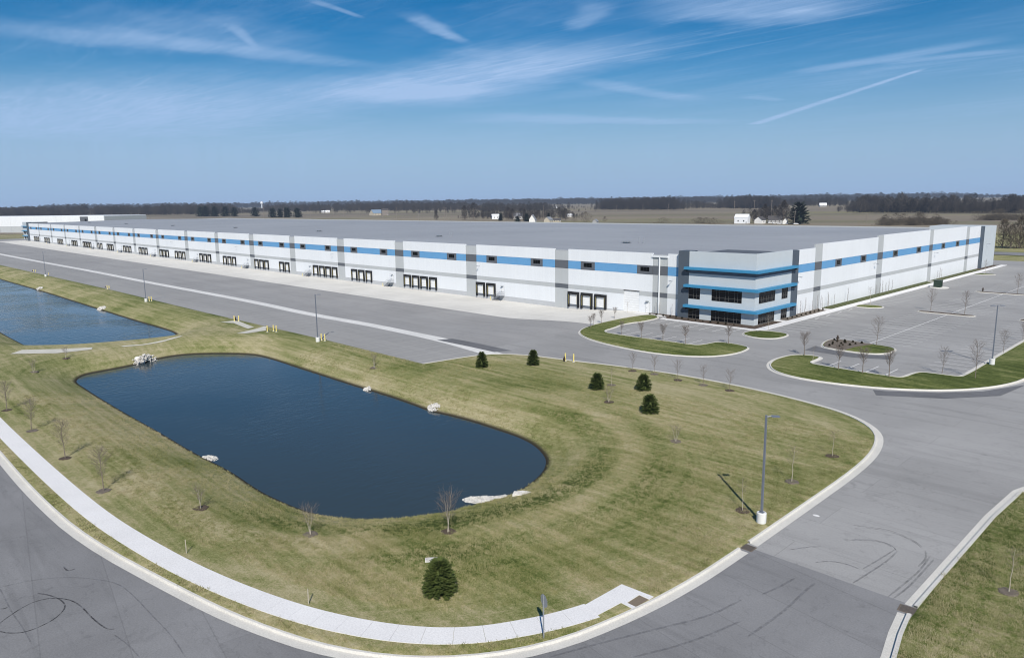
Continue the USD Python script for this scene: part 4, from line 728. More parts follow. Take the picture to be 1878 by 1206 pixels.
# office corner: grey walls, blue canopies, dark windows
def office(ox, flip, far=False):
    """the office block; x runs towards its outer side"""
    X = lambda x: ox + (x if not flip else -x)
    def ob(name, a, b, m, parent=WH): return MB().box((X(a[0]), a[1], a[2]), (X(b[0]), b[1], b[2])).put(name, m, parent)
    ob('dark_fin', (-17.25, -1.0, -1.4 if far else -0.25), (-14.7, 2.0, 13.86), M['fin_dark'])
    lv = [(-0.2, 0.10), (2.5, 4.14), (6.63, 13.86)]
    # left face solid pieces between window rows; windows as (x0, x1)
    wl = [(-14.68, -11.97), (-9.35, -2.72)]
    for z0, z1 in lv: ob('office_wall', (-14.68, -1.0, z0), (-0.0, -0.62, z1), M['office_grey'])
    for z0, z1 in ((0.10, 2.5), (4.14, 6.63)):
        for a, b in ((-11.97, -9.35), (-2.72, 0.0)): ob('office_wall', (a, -1.0, z0 + 0.002), (b, -0.62, z1 - 0.002), M['office_grey'])
        for a, b in wl:
            w = ob('office_window', (a, -0.93, z0 + 0.01), (b, -0.70, z1 - 0.01), M['glass']); f = MB(); wd = b - a
            for t in ([0.0, 0.42, 0.68, 0.97] if wd < 4 else [0, 0.15, 0.26, 0.45, 0.565, 0.75, 0.86, 0.985]): x = a + wd * t; f.box((X(x), -0.975, z0 + 0.012), (X(x + 0.06), -0.931, z1 - 0.012))
            for t in (0.0, 0.28, 0.80, 0.97): z = z0 + 0.012 + (z1 - z0 - 0.03) * t; f.box((X(a + 0.01), -0.97, z), (X(b - 0.01), -0.932, z + 0.05))
            f.put('frame', M['frame_pale'], w)
    # right face
    wr = [(0.6, 7.25), (10.0, 12.7)]
    for z0, z1 in lv: ob('office_wall', (-0.38, -0.62, z0), (-0.0, 14.0, z1), M['office_grey'])
    for z0, z1 in ((0.10, 2.5), (4.14, 6.63)):
        for a, b in ((-0.62, 0.6), (7.25, 10.0), (12.7, 14.0)): ob('office_wall', (-0.38, a, z0 + 0.002), (0.0, b, z1 - 0.002), M['office_grey'])
        for a, b in wr:
            w = ob('office_window', (-0.30, a, z0 + 0.01), (-0.07, b, z1 - 0.01), M['glass']); f = MB(); wd = b - a
            for t in ([0.0, 0.30, 0.62, 0.97] if wd < 4 else [0, 0.15, 0.26, 0.45, 0.565, 0.75, 0.86, 0.985]): y = a + wd * t; f.box((X(-0.069), y, z0 + 0.012), (X(-0.025), y + 0.06, z1 - 0.012))
            for t in (0.0, 0.28, 0.80, 0.97): z = z0 + 0.012 + (z1 - z0 - 0.03) * t; f.box((X(-0.068), a + 0.01, z), (X(-0.03), b - 0.01, z + 0.05))
            f.put('frame', M['frame_pale'], w)
    ob('dark_fin', (-1.2, 14.02, -0.25), (0.05, 16.9, 13.68), M['fin_dark'])
    ob('office_core', (-14.6, -0.6, -0.2), (-0.4, 14.0, 13.4), M['band_dark'])
    for zc in (10.45, 6.87, 2.72):
        pr = 1.02
        c = MB().box((X(-15.3), -1.0 - pr, zc - 0.26), (X(pr), -1.002, zc + 0.26)).box((X(0.002), -1.0, zc - 0.258), (X(pr), 14.75, zc + 0.258))
        cp = c.put('canopy', M['canopy_blue'], WH)
        e = MB().box((X(-15.28), -0.998 - pr * 0.8, zc - 0.62), (X(-14.9), -1.003, zc - 0.265)).box((X(0.003), 14.3, zc - 0.62), (X(pr * 0.8), 14.7, zc - 0.262)); e.put('bracket', M['frame_black'], cp)
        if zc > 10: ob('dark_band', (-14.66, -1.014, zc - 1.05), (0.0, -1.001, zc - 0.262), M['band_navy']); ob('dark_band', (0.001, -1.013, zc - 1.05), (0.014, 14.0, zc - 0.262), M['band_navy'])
office(0.0, False)
office(-650.4, True, True)
# metal stairs at the dock doors
stair_spots = [(912, 'right-most'), (712, ''), (563, ''), (450, ''), (358, ''), (281, ''), (220, ''), (169, ''), (125, ''), (89, '')]
STAIRLAB = ['metal dock stair beside the pair of docks nearest the office', 'metal dock stair left of the first four-door dock group', 'metal dock stair beside the four-door group in the third bay', 'metal dock stair right of the three-door group in the fifth bay', 'metal dock stair in the middle of the long dock wall', 'metal dock stair below the sixth pair of band windows', 'metal dock stair right of the far three-door groups', 'metal dock stair at the far four-door group', 'small metal dock stair near the far end of the wall', 'farthest metal dock stair before the far office']
first = None
for (px, _), lab in zip(stair_spots, STAIRLAB):
    x = xat(px, -0.8, -0.9); z = float(zt(x, -1.0))
    if first is None:
        z00 = z
        t = thing('dock_stair', lab, 'stair', (x, 0, z), group='metal stairs along the docks'); first = t; H_ = 1.22
        MB().box((0.3, -1.5, H_ - 0.08), (1.9, -0.08, H_)).put('landing', M['stair_steel'], t)
        for i in range(6): MB().box((0.02 - 0.30 * i, -1.42, H_ - 0.22 - 0.19 * i), (0.32 - 0.30 * i, -0.2, H_ - 0.17 - 0.19 * i)).put('tread', M['galv'], t)
        for y in (-1.47, -0.17):
            b = MB(); b.add([[0.3, y, H_ - 0.02], [0.3, y, H_ - 0.30], [-1.55, y, 0.0], [-1.55, y, 0.16], [0.3, y + 0.04, H_ - 0.02], [0.3, y + 0.04, H_ - 0.30], [-1.55, y + 0.04, 0.0], [-1.55, y + 0.04, 0.16]], [[0, 1, 2, 3], [7, 6, 5, 4], [0, 3, 7, 4], [1, 5, 6, 2], [0, 4, 5, 1], [3, 2, 6, 7]]); b.put('stringer', M['stair_steel'], t)
            r = MB()
            for zz in (0.55, 1.05): r.tube([(-1.5, y, 0.1 + zz), (0.3, y, H_ + zz), (1.9, y, H_ + zz)], 0.025, 5)
            for q, w in ((-1.5, 0.1), (-0.6, 0.66), (0.3, H_), (1.1, H_), (1.88, H_)): r.tube([(q, y, w - 0.1), (q, y, w + 1.06)], 0.025, 5)
            r.put('railing', M['galv'], t)
        for q in (0.4, 1.8):
            MB().box((q, -1.45, 0), (q + 0.08, -1.37, H_ - 0.09)).put('post', M['stair_steel'], t)
        MB().tube([(-1.9, -1.6, 0), (-1.9, -1.6, 1.0)], 0.09, 7, True).put('guard_post', M['yellow'], t)
    else: copy_of(first, 'dock_stair', lab, 'stair', (x, 0, z), group='metal stairs along the docks')
    man_door(x + 0.7, 0.02)
# ================================================================ vegetation
def twig_tube(b, p, q, r0, r1, n=3, bend=0.0, rng=None):
    p, q = np.array(p, float), np.array(q, float); m = (p + q) / 2
    if bend: m = m + rng.normal(0, bend, 3) * np.linalg.norm(q - p)
    b.tube([p, m, q], [r0, (r0 + r1) / 2, r1], n)
def make_sapling(seed, h, clear, spread, n_br, upright, stems=1, thick=1.0, twigs=5, shape='oval'):
    g = np.random.default_rng(seed); tr, cr = MB(), MB()
    for s in range(stems):
        lean = g.normal(0, 0.03 if stems == 1 else 0.13, 2); hh = h * (1 if s == 0 else g.uniform(0.75, 0.98)); o = np.zeros(2) if stems == 1 else g.normal(0, 0.05, 2)
        ts = np.linspace(0, 1, 7); line = np.column_stack([o[0] + lean[0] * hh * ts + g.normal(0, 0.012, 7) * hh * ts, o[1] + lean[1] * hh * ts + g.normal(0, 0.012, 7) * hh * ts, ts * hh - 0.05])
        tr.tube(line, np.interp(ts, [0, 0.3, 1], [0.044, 0.031, 0.008]) * thick * (1 if stems == 1 else 0.75), 6)
        at = lambda t: np.array([np.interp(t, ts, line[:, k]) for k in range(3)])
        for i in range(n_br // stems):
            t = clear + (0.96 - clear) * (i + g.random()) / (n_br / stems); u = (t - clear) / (1 - clear); th = i * 2.4 + g.uniform(-0.5, 0.5)
            prof = {'oval': math.sin(math.pi * min(1, 0.18 + 0.80 * u)) ** 0.8, 'vase': 0.45 + 0.55 * math.sin(math.pi * min(1, u * 0.9 + 0.05)), 'cone': 1.05 - u, 'column': 0.35}[shape]
            L = spread * prof * g.uniform(0.75, 1.15) * (1.0 + 0.9 * upright); el = upright * g.uniform(0.75, 1.1) * 1.25
            d = np.array([math.cos(th) * math.cos(el), math.sin(th) * math.cos(el), math.sin(el)]); p = at(t); q = p + d * L; q[2] = min(q[2], h * 1.02)
            twig_tube(cr, p, q, 0.0105 * thick, 0.004 * thick, 4, 0.06, g)
            for k in range(twigs):
                a = p + (q - p) * g.uniform(0.25, 1.0); e = d * 0.7 + g.normal(0, 0.42, 3) + [0, 0, 0.45 * upright + 0.2]; e /= np.linalg.norm(e); tip = a + e * L * g.uniform(0.25, 0.5)
                twig_tube(cr, a, tip, 0.0052 * thick, 0.0024 * thick, 3, 0.08, g)
                if thick >= 1 and k % 2 == 0:
                    f2 = e + g.normal(0, 0.5, 3); f2 /= np.linalg.norm(f2); m = a + (tip - a) * 0.5; twig_tube(cr, m, m + f2 * L * 0.22, 0.0036 * thick, 0.002 * thick, 3)
    return tr, cr
KINDS = dict(street=dict(h=3.8, clear=0.30, spread=0.72, n_br=34, upright=0.72, thick=1.15, twigs=7, shape='oval'), lawn=dict(h=2.7, clear=0.34, spread=0.62, n_br=26, upright=0.75, thick=0.8, twigs=6, shape='vase'),
             vase=dict(h=2.4, clear=0.40, spread=0.55, n_br=34, upright=0.80, thick=1.1, twigs=7, shape='vase'), lot=dict(h=4.8, clear=0.30, spread=0.92, n_br=30, upright=0.72, thick=1.2, twigs=7, shape='oval'),
             clump=dict(h=2.1, clear=0.32, spread=0.55, n_br=30, upright=0.75, stems=3, thick=0.9, twigs=6, shape='vase'), birch=dict(h=3.4, clear=0.36, spread=0.75, n_br=44, upright=0.72, stems=3, thick=0.9, twigs=7, shape='vase'),
             stick=dict(h=2.9, clear=0.45, spread=0.5, n_br=16, upright=0.6, thick=0.75, twigs=5, shape='oval'), column=dict(h=3.0, clear=0.08, spread=0.5, n_br=30, upright=1.05, thick=0.8, twigs=4, shape='column'))
saps = {}
def sapling(kind, pos, label, h=None, seed=0, ring=True, pale=False, group=None, cat='tree', name='young_tree'):
    kw = KINDS[kind]; sc = (h or kw['h']) / kw['h']; var = seed % 3; key = (kind, var)
    if key not in saps:
        t = thing(name, label, cat, pos, seed * 47.0, sc, group); tr, cr = make_sapling(100 + 7 * var + len(kind), **kw)
        tr.put('trunk', M['pale_bark'] if kind in ('clump', 'birch', 'stick') else M['trunk'], t, smooth=True); cr.put('crown', M['twig'], t); saps[key] = t
    else: t = copy_of(saps[key], name, label, cat, pos, seed * 47.0, sc, group)
    if ring:
        b = MB().lathe([(0.62, -0.04), (0.58, 0.05), (0.46, 0.075), (0.30, 0.045), (0.0, 0.05)], (0, 0, 0), 14); v, f = b.arrays(); g = np.random.default_rng(seed + 5)
        v[:, :2] *= 1 + 0.12 * g.normal(0, 1, (len(v), 1)); v = v * [0.95, 0.95, 1] + pos; MB().add(v, f).put('mulch_ring', M['dry_mulch'] if seed % 2 else M['mulch'], kind='structure')
    return t
def on_lawn(px, py): return G(px, py, 0.0, hg)
LT = [
 ('street', 13, 752, 3.6, 'bare street tree at the left edge above the sidewalk, first of the row'), ('street', 58, 790, 3.7, 'bare street tree second from the left edge beside the sidewalk'),
 ('street', 120, 840, 3.8, 'bare street tree in the row beside the sidewalk, third from the left edge'), ('street', 190, 900, 3.9, 'tallest bare street tree beside the sidewalk, last of its row'),
 ('clump', 368, 932, 1.9, 'low multi-stemmed sapling in a round mulch ring left of the pond end'), ('birch', 569, 980, 2.5, 'pale twin-stemmed sapling at the near bank of the pond'),
 ('birch', 822, 975, 3.4, 'pale multi-stemmed birch at the pond bank beside the white stones'), ('clump', 62, 682, 1.9, 'low sapling on the lawn left of the pond tip'),
 ('clump', 121, 657, 1.9, 'small sapling beside the concrete spillway'), ('clump', 686, 674, 2.0, 'small pale sapling on the far bank above the pond'),
 ('lawn', 1160, 680, 2.6, 'bare sapling beside the driveway kerb, first of five from the left'), ('lawn', 1200, 686, 2.6, 'bare sapling beside the driveway kerb, second of five from the left'),
 ('lawn', 1243, 697, 2.7, 'bare sapling beside the driveway kerb, middle of five'), ('lawn', 1290, 706, 2.6, 'bare sapling beside the driveway kerb, fourth of five from the left'),
 ('lawn', 1338, 716, 2.6, 'bare sapling beside the driveway kerb, last of five at the right'), ('stick', 1121, 706, 2.4, 'very thin sapling between the two rounded spruces'), ('clump', 1116, 737, 1.9, 'low thin sapling on the lawn below the left spruce'),
 ('clump', 1239, 809, 1.7, 'low pale multi-stemmed sapling in the middle of the right lawn'), ('stick', 1362, 936, 2.7, 'thin staked sapling just left of the nearest lamp post'),
 ('stick', 1452, 883, 3.3, 'thin sapling in a mulch ring right of the nearest lamp post'), ('stick', 1526, 836, 2.6, 'thin sapling in a wide mulch ring by the driveway bend'), ('stick', 1850, 1085, 3.0, 'thin sapling in a mulch ring on the lawn right of the driveway'),
]
for i, (k, px, py, h, lab) in enumerate(LT): sapling(k, on_lawn(px, py), lab, h, i)
IT = [
 ('vase', 1083, 601, 2.2, 'small bare tree at the left tip of the long grass island, outer of two'), ('vase', 1089, 597, 2.3, 'small bare tree at the left tip of the long grass island, inner of two'), ('vase', 1103, 592, 2.4, 'small bare tree on the curved left side of the long grass island'),
 ('vase', 1127.5, 583, 2.1, 'small bare tree at the apron end of the long grass island'), ('stick', 1150.5, 573, 2.6, 'thin tree in front of the drive-in door'), ('vase', 1140, 613, 2.3, 'first small tree below the office stalls, left of four on the island'),
 ('vase', 1176, 619, 2.6, 'second small tree below the office stalls on the island'), ('vase', 1215.7, 625, 2.8, 'third small tree below the office stalls on the island'), ('vase', 1256.6, 631, 3.0, 'fourth small tree below the office stalls on the island'), ('vase', 1335.7, 629.5, 3.0, 'small tree at the right hook of the long grass island'),
 ('stick', 1410, 606, 3.1, 'slim tree in the small grass island at the office corner'), ('vase', 1475, 650.5, 3.4, 'dark upright tree at the left tip of the right verge'), ('stick', 1490.7, 660, 2.2, 'faint small tree at the bay of the right verge'),
 ('lot', 1607.6, 632.5, 4.8, 'tall bare tree in the half planted oval island'), ('vase', 1537.5, 676, 3.3, 'first of three bare trees below the bright stall lines'), ('vase', 1582, 683, 3.3, 'second of three bare trees below the bright stall lines'), ('vase', 1630.5, 690, 3.5, 'third of three bare trees below the bright stall lines'),
 ('lot', 1727.5, 684.5, 3.7, 'bare tree in the bump of the right verge, left of the twin-headed lamp'), ('lot', 1788.6, 692, 5.0, 'tall bare tree just left of the twin-headed lamp base'), ('lot', 1840, 646, 3.6, 'bare tree on the verge right of the twin-headed lamp'), ('lot', 1876, 623, 3.4, 'bare tree at the right edge of the picture on the verge'),
 ('lot', 1707, 568.5, 4.6, 'left of two bare trees in the narrow mulch island'), ('lot', 1769, 575.5, 4.8, 'right of two bare trees in the narrow mulch island'), ('lot', 1865.6, 538, 4.9, 'bare tree in the far narrow island at the right edge'), ('stick', 1596, 557.5, 4.0, 'slim tree on the grass bump beside the right wall'), ('stick', 1807, 501, 4.2, 'slim tree on the farthest grass bump beside the right wall'),
]
for i, (k, px, py, h, lab) in enumerate(IT): sapling(k, G(px, py, 0.14), lab, h, i + 31, ring=False)
ORD = 'first second third fourth fifth sixth seventh eighth ninth tenth eleventh twelfth thirteenth fourteenth fifteenth sixteenth seventeenth eighteenth nineteenth twentieth'.split()
COLS = [(16.0 + 2.2, 0.9), (20.3, 0.9), (23.9, 1.0), (26.9, 0.7), (28.2, 1.0), (29.5, 0.7), (31.8, 1.0), (33.0, 0.6), (35.3, 0.9), (42.8, 0.9), (60.5, 0.8), (62.8, 1.0), (65.2, 0.8), (67.0, 1.0), (69.5, 0.7), (71.2, 1.0), (108.5, 0.8), (110.5, 1.0), (112.6, 0.8), (161.5, 0.8)]
for i, (y, x) in enumerate(COLS):
    where = ('by the first right-wall pier' if y < 50 else 'by the second right-wall pier' if y < 90 else 'beyond the green cabinet' if y < 150 else 'before the grey far end of the right wall')
    sapling('column', (x - 0.6, y, 0.08), ORD[i] + ' slender columnar tree from the office, ' + where, 3.0 + 0.5 * math.sin(i * 2.3), i + 60, ring=False, group='columnar trees along the right wall', name='columnar_tree')
for i, px in enumerate((1203, 1209, 1232)): sapling('column', (xat(px, 0.5, -0.8), -0.75, 0.05), ['slender columnar tree left of the white downspout', 'slender columnar tree close beside the white downspout', 'slender columnar tree at the dark office fin'][i], 2.6, 90 + i, ring=False, name='columnar_tree')

def make_spruce(seed, h, r, n, blade=0.22, bw=0.055, base=0.03):
    """whorls of boughs on a trunk, every bough carrying flat needle sprays"""
    g = np.random.default_rng(seed); tr, cr = MB(), MB(); tr.tube([(0, 0, -0.05 * h), (0, 0, h * 0.97)], [0.028 * h, 0.004 * h], 6)
    prof = lambda t: r * np.interp(t, [0, 0.08, 0.30, 0.70, 1.0], [0.88, 1.0, 0.96, 0.62, 0.10])
    nb = max(40, n // 12); V, F = [], []
    def spray(p, o, L, w):
        s = np.cross(o, [0, 0, 1.0]) + g.normal(0, 0.35, 3); s /= np.linalg.norm(s); up = np.cross(s, o) * w * 0.45; k = len(V)
        V.extend([p - s * w * 0.35, p + s * w * 0.35, p + o * L * 0.45 + s * w, p + o * L, p + o * L * 0.45 - s * w, p + o * L * 0.4 + up])
        F.extend([[k, k + 1, k + 5], [k + 1, k + 2, k + 5], [k + 2, k + 3, k + 5], [k + 3, k + 4, k + 5], [k + 4, k, k + 5]])
    for i in range(nb):
        t = base + (0.985 - base) * (i + g.random()) / nb; t = 1 - (1 - t) ** 0.72 * (1 - base) if t > base else t; t = min(0.985, t); th = i * 2.39996 + g.uniform(-0.35, 0.35)
        L = float(prof(t)) * g.uniform(0.84, 1.10) + 0.01 * h; rise = -0.10 + 0.75 * t + g.uniform(-0.1, 0.12); d = np.array([math.cos(th), math.sin(th), rise]); tip = np.array([0, 0, t * h]) + d * L; tip[2] = max(tip[2], 0.03 * h)
        p0 = np.array([0, 0, t * h - 0.02 * h]); twig_tube(tr, p0, tip, 0.007 * h, 0.002 * h, 3)
        m = 22
        for k in range(m):
            u = 0.22 + 0.80 * (k + g.random()) / m; p = p0 + (tip - p0) * min(u, 1.0); a = (1 if k % 2 else -1) * g.uniform(0.35, 1.0) * (1.1 - 0.5 * u); o = np.array([math.cos(th + a), math.sin(th + a), rise * 0.6 + g.uniform(-0.05, 0.45)]); o /= np.linalg.norm(o)
            spray(p, o, blade * g.uniform(0.6, 1.25) * (1 - 0.35 * t) * h / 2.2 if h > 1.5 else blade * g.uniform(0.6, 1.25), bw * g.uniform(0.7, 1.4) * (h / 2.2 if h > 1.5 else 1.0))
    for k in range(8): spray(np.array([0, 0, h * 0.94]), np.array([g.normal(0, 0.25), g.normal(0, 0.25), 1.0]), blade * 0.6, bw * 0.6)
    cr.add(np.array(V), F); m = trimesh.creation.icosphere(1); z = (m.vertices[:, 2] + 1) / 2; rr = prof(z * 0.9 + 0.03) * 0.58 / np.maximum(np.hypot(m.vertices[:, 0], m.vertices[:, 1]), 0.3)
    cr.add(np.column_stack([m.vertices[:, 0] * rr, m.vertices[:, 1] * rr, z * h * 0.82 + 0.03 * h]), m.faces)
    return tr, cr
def leafy(name, c0, c1, trans=0.2):
    N = {'g': ('geometry', {}), 'n': ('noise_texture', {'scale': 2.6, 'detail': 5.0, 'roughness': 0.7}), 'r': ('rgb_ramp', {'ramp': [(0.3, c0), (0.7, c1)]}), 'p': ('principled_bsdf', {'roughness': 0.7, 'specular_ior_level': 0.25}), 't': ('translucent_bsdf', {}), 'm': ('mix_closure', {'fac': trans})}
    return mat(name, N, [('g.position', 'n.vector'), ('n.fac', 'r.fac'), ('r.color', 'p.base_color'), ('r.color', 't.color'), ('p.BSDF', 'm.closure1'), ('t.BSDF', 'm.closure2')], surface='m.closure')
M['spruce'] = leafy('spruce_needles', (0.036, 0.058, 0.013), (0.130, 0.165, 0.043))
M['shrub'] = leafy('shrub_leaves', (0.045, 0.042, 0.020), (0.085, 0.072, 0.036))
SP = [(807, 1087, 2.25, 0.98, 'broad dark spruce standing alone on the lawn near the sidewalk'), (1192, 756, 2.1, 0.95, 'rounded dark spruce nearest the middle of the right lawn'), (1095, 713, 2.1, 0.88, 'rounded dark spruce left of the pair by the driveway kerb'),
      (1180, 715, 2.1, 0.92, 'rounded dark spruce behind the nearest rounded one, beside the driveway saplings'), (978, 669, 2.3, 0.80, 'dark pointed spruce in front of the yard entrance'), (884, 673, 2.3, 0.80, 'lighter pointed spruce at the corner of the trailer strip')]
for i, (px, py, h, r, lab) in enumerate(SP):
    t = thing('spruce_tree', lab, 'tree', on_lawn(px, py)); tr, cr = make_spruce(i + 3, h, r, 4200 if i == 0 else 2400, 0.22 if i == 0 else 0.27, 0.046 if i == 0 else 0.062); tr.put('trunk', M['trunk'], t); cr.put('crown', M['spruce'], t)
# low shrubs of the oval island
g = np.random.default_rng(8); k = 0; shrub0 = None
bedp = I['isl3'].buffer(-0.5).intersection(Polygon([(10, -20), (21.0, -20), (21.6, -9), (24.4, 0), (10, 0)]))
for yy in np.arange(-12.6, -3.6, 1.45):
    for xx in np.arange(16.6, 24.4, 1.5):
        p = (xx + (0.7 if int(yy * 10) % 2 else 0) + g.normal(0, 0.12), yy + g.normal(0, 0.12))
        if not bedp.contains(shapely.geometry.Point(p)): continue
        lab = 'small dark shrub planted in the dry mulch of the oval island'
        if shrub0 is None:
            shrub0 = thing('low_shrub', lab, 'shrub', (*p, 0.15), 0, 1, 'low shrubs in the oval island'); tr, cr = make_spruce(77, 0.30, 0.17, 700, 0.07, 0.02, 0.0); cr.put('crown', M['shrub'], shrub0)
        else: copy_of(shrub0, 'low_shrub', lab, 'shrub', (*p, 0.15), g.uniform(0, 360), g.uniform(0.75, 1.25), 'low shrubs in the oval island')
for i in range(22):                                  # little shrubs in the beds against the office
    x, y = ((-23.5 + i * 1.7, -1.9 - 0.55 * min(1, max(0, (i - 3) / 3)) * 2) if i < 13 else (1.0, 11.0 + (i - 13) * 2.1))
    copy_of(shrub0, 'low_shrub', 'small dark shrub in the mulch bed against the office wall', 'shrub', (x, y, 0.09), g.uniform(0, 360), g.uniform(0.8, 1.3), 'low shrubs in the office beds')

def grass_tufts(n, seed=4):
    """standing blades of the dormant lawn, thick enough to be seen near the camera"""
    g = np.random.default_rng(seed); pi = UsdGeom.PointInstancer.Define(stage, '/World/grass'); tag(pi, 'tufts of dormant grass standing in the lawn', None, None, 'stuff'); tg = []
    for k in range(4):
        V, F = [], []
        for i in range(16):
            a, r = g.random() * 6.283, 0.16 * math.sqrt(g.random()); p = np.array([r * math.cos(a), r * math.sin(a), -0.02]); h = g.uniform(0.05, 0.13); l = g.normal(0, 0.045, 2); b = g.random() * 6.283; w = g.uniform(0.007, 0.014) * np.array([math.cos(b), math.sin(b), 0]); j = len(V)
            V += [p - w, p + w, p + [l[0] * 0.4, l[1] * 0.4, h * 0.6] + w * 0.7, p + [l[0], l[1], h], p + [l[0] * 0.4, l[1] * 0.4, h * 0.6] - w * 0.7]; F += [[j, j + 1, j + 2], [j, j + 2, j + 4], [j + 4, j + 2, j + 3]]
        path = f'/World/grass/tuft_{k:03d}' if k else '/World/grass/tuft'; usdkit.mesh(stage, path, (np.array(V), np.array(F)), M['tuft']); tg.append(path)
    P = np.column_stack([g.uniform(-45, 80, n * 6), g.uniform(-122, -55, n * 6)]); d = np.hypot(P[:, 0] - EYE[0], P[:, 1] - EYE[1])
    ok = (g.random(len(P)) < np.clip(45 / d, 0, 1) ** 1.6); P = P[ok]; q = shapely.points(P); clear = unary_union([LAWN_A, LAWN_B]).buffer(-0.12).difference(unary_union([POND1.buffer(0.4), LineString(sw_in).buffer(1.75), Polygon([(40.6, -99.6), (40.9, -95.3), (43.9, -95.2), (43.9, -97.7), (42.4, -99.6)])])); shapely.prepare(clear)
    P = P[shapely.contains(clear, q)]; side = shapely.distance(shapely.points(P), LineString(sw_in)); P = P[:n]; z = hground(P[:, 0], P[:, 1]); m = len(P)
    pi.CreatePrototypesRel().SetTargets(tg); pi.CreateProtoIndicesAttr(Vt.IntArray(g.integers(0, 4, m).tolist())); pi.CreatePositionsAttr(Vt.Vec3fArray.FromNumpy(np.column_stack([P, z]).astype(np.float32)))
    s_ = g.uniform(0.7, 1.5, m) * np.clip(0.6 + 0.8 * meshkit.noise(np.column_stack([P * 0.5, 0 * z]), 3), 0.6, 1.3); pi.CreateScalesAttr(Vt.Vec3fArray.FromNumpy(np.column_stack([s_, s_, s_]).astype(np.float32)))
    a = g.random(m) * np.pi; pi.CreateOrientationsAttr(Vt.QuathArray([Gf.Quath(float(math.cos(t)), 0, 0, float(math.sin(t))) for t in a]))
grass_tufts(60000)

# ================================================================ street furniture
def lamp_post(name, lab, pos, h, heads, base_r=0.36, base_h=0.8):
    t = thing(name, lab, 'lamp post', pos)
    MB().lathe([(base_r, -0.2), (base_r, base_h - 0.04), (base_r - 0.04, base_h), (0, base_h)], n=20).put('base', M['base_white'], t, smooth=30)
    MB().box((-0.17, -0.17, base_h), (0.17, 0.17, base_h + 0.03)).put('base_plate', M['pole_grey'], t)
    p = MB(); c = 0.075; p.add([[sx * r, sy * r, z] for z, r in ((base_h + 0.03, c), (h, c * 0.8)) for sx, sy in ((-1, -1), (1, -1), (1, 1), (-1, 1))], [[0, 1, 5, 4], [1, 2, 6, 5], [2, 3, 7, 6], [3, 0, 4, 7], [4, 5, 6, 7]]); p.put('pole', M['pole_grey'], t)
    for d in heads:
        d = np.array([*d, 0.0]); d /= np.linalg.norm(d); s = np.array([-d[1], d[0], 0])
        MB().tube([d * 0.06 + [0, 0, h - 0.12], d * 0.42 + [0, 0, h - 0.08]], 0.035, 6).put('arm', M['pole_grey'], t)
        v = [d * u + s * w + [0, 0, h - 0.08 + z] for u in (0.38, 0.95) for w in (-0.17, 0.17) for z in (-0.05, 0.05 if u < 0.9 else 0.02)]
        MB().add(v, [[0, 1, 3, 2], [4, 6, 7, 5], [0, 4, 5, 1], [2, 3, 7, 6], [0, 2, 6, 4], [1, 5, 7, 3]]).put('lamp_head', M['pole_grey'], t)
lamp_post('lamp_post', 'nearest grey lamp post on a white round base beside the driveway', on_lawn(1396, 957), 8.35, [(0.75, 0.66)])
lamp_post('lamp_post', 'grey lamp post at the near end of the trailer strip', on_lawn(583, 626), 8.5, [(0.35, 0.94)])
lamp_post('lamp_post', 'grey lamp post in the middle of the trailer strip edge', on_lawn(268, 553), 8.5, [(0.35, 0.94)])
lamp_post('lamp_post', 'farthest grey lamp post of the trailer strip edge', on_lawn(84, 507), 9.0, [(0.35, 0.94)])
lamp_post('lamp_post', 'twin-headed grey lamp post on the right verge of the car park', G(1819, 667, 0.14), 8.6, [(-0.72, -0.69), (0.72, 0.69)])
BO = [(589.6, 623.7, 'left of two yellow bollards beside the near trailer-strip lamp'), (596, 624.5, 'right of two yellow bollards beside the near trailer-strip lamp'), (490.5, 608, 'lone yellow bollard left of its pair by the gravel path'), (501.7, 607, 'left of the close pair of yellow bollards by the gravel path'), (507, 608, 'right of the close pair of yellow bollards by the gravel path'),
      (430, 589, 'left yellow bollard beyond the gravel path'), (438, 589, 'right yellow bollard beyond the gravel path'), (274, 552, 'left yellow bollard beside the middle lamp of the strip'), (278, 552, 'right yellow bollard beside the middle lamp of the strip'), (197, 530.4, 'left yellow bollard between the middle and the far lamp'), (200.6, 530.8, 'right yellow bollard between the middle and the far lamp'),
      (89.5, 506, 'yellow bollard beside the farthest lamp of the strip'), (62, 499.5, 'left yellow bollard beyond the farthest lamp'), (65.6, 500, 'right yellow bollard beyond the farthest lamp'), (1036.8, 661.5, 'left of two yellow bollards at the yard entrance'), (1052, 663, 'right of two yellow bollards at the yard entrance')]
b0 = None
for px, py, lab in BO:
    p = on_lawn(px, py)
    if b0 is None:
        b0 = thing('bollard', lab, 'bollard', p, group='yellow bollards along the lawn edge')
        MB().lathe([(0.105, -0.2), (0.105, 1.12), (0.085, 1.19), (0.045, 1.225), (0, 1.235)], n=12).put('post', M['yellow'], b0, smooth=40); MB().lathe([(0.22, -0.1), (0.20, 0.05), (0.11, 0.07)], n=12).put('collar', M['base_white'], b0)
    else: copy_of(b0, 'bollard', lab, 'bollard', p, group='yellow bollards along the lawn edge')
h0 = None
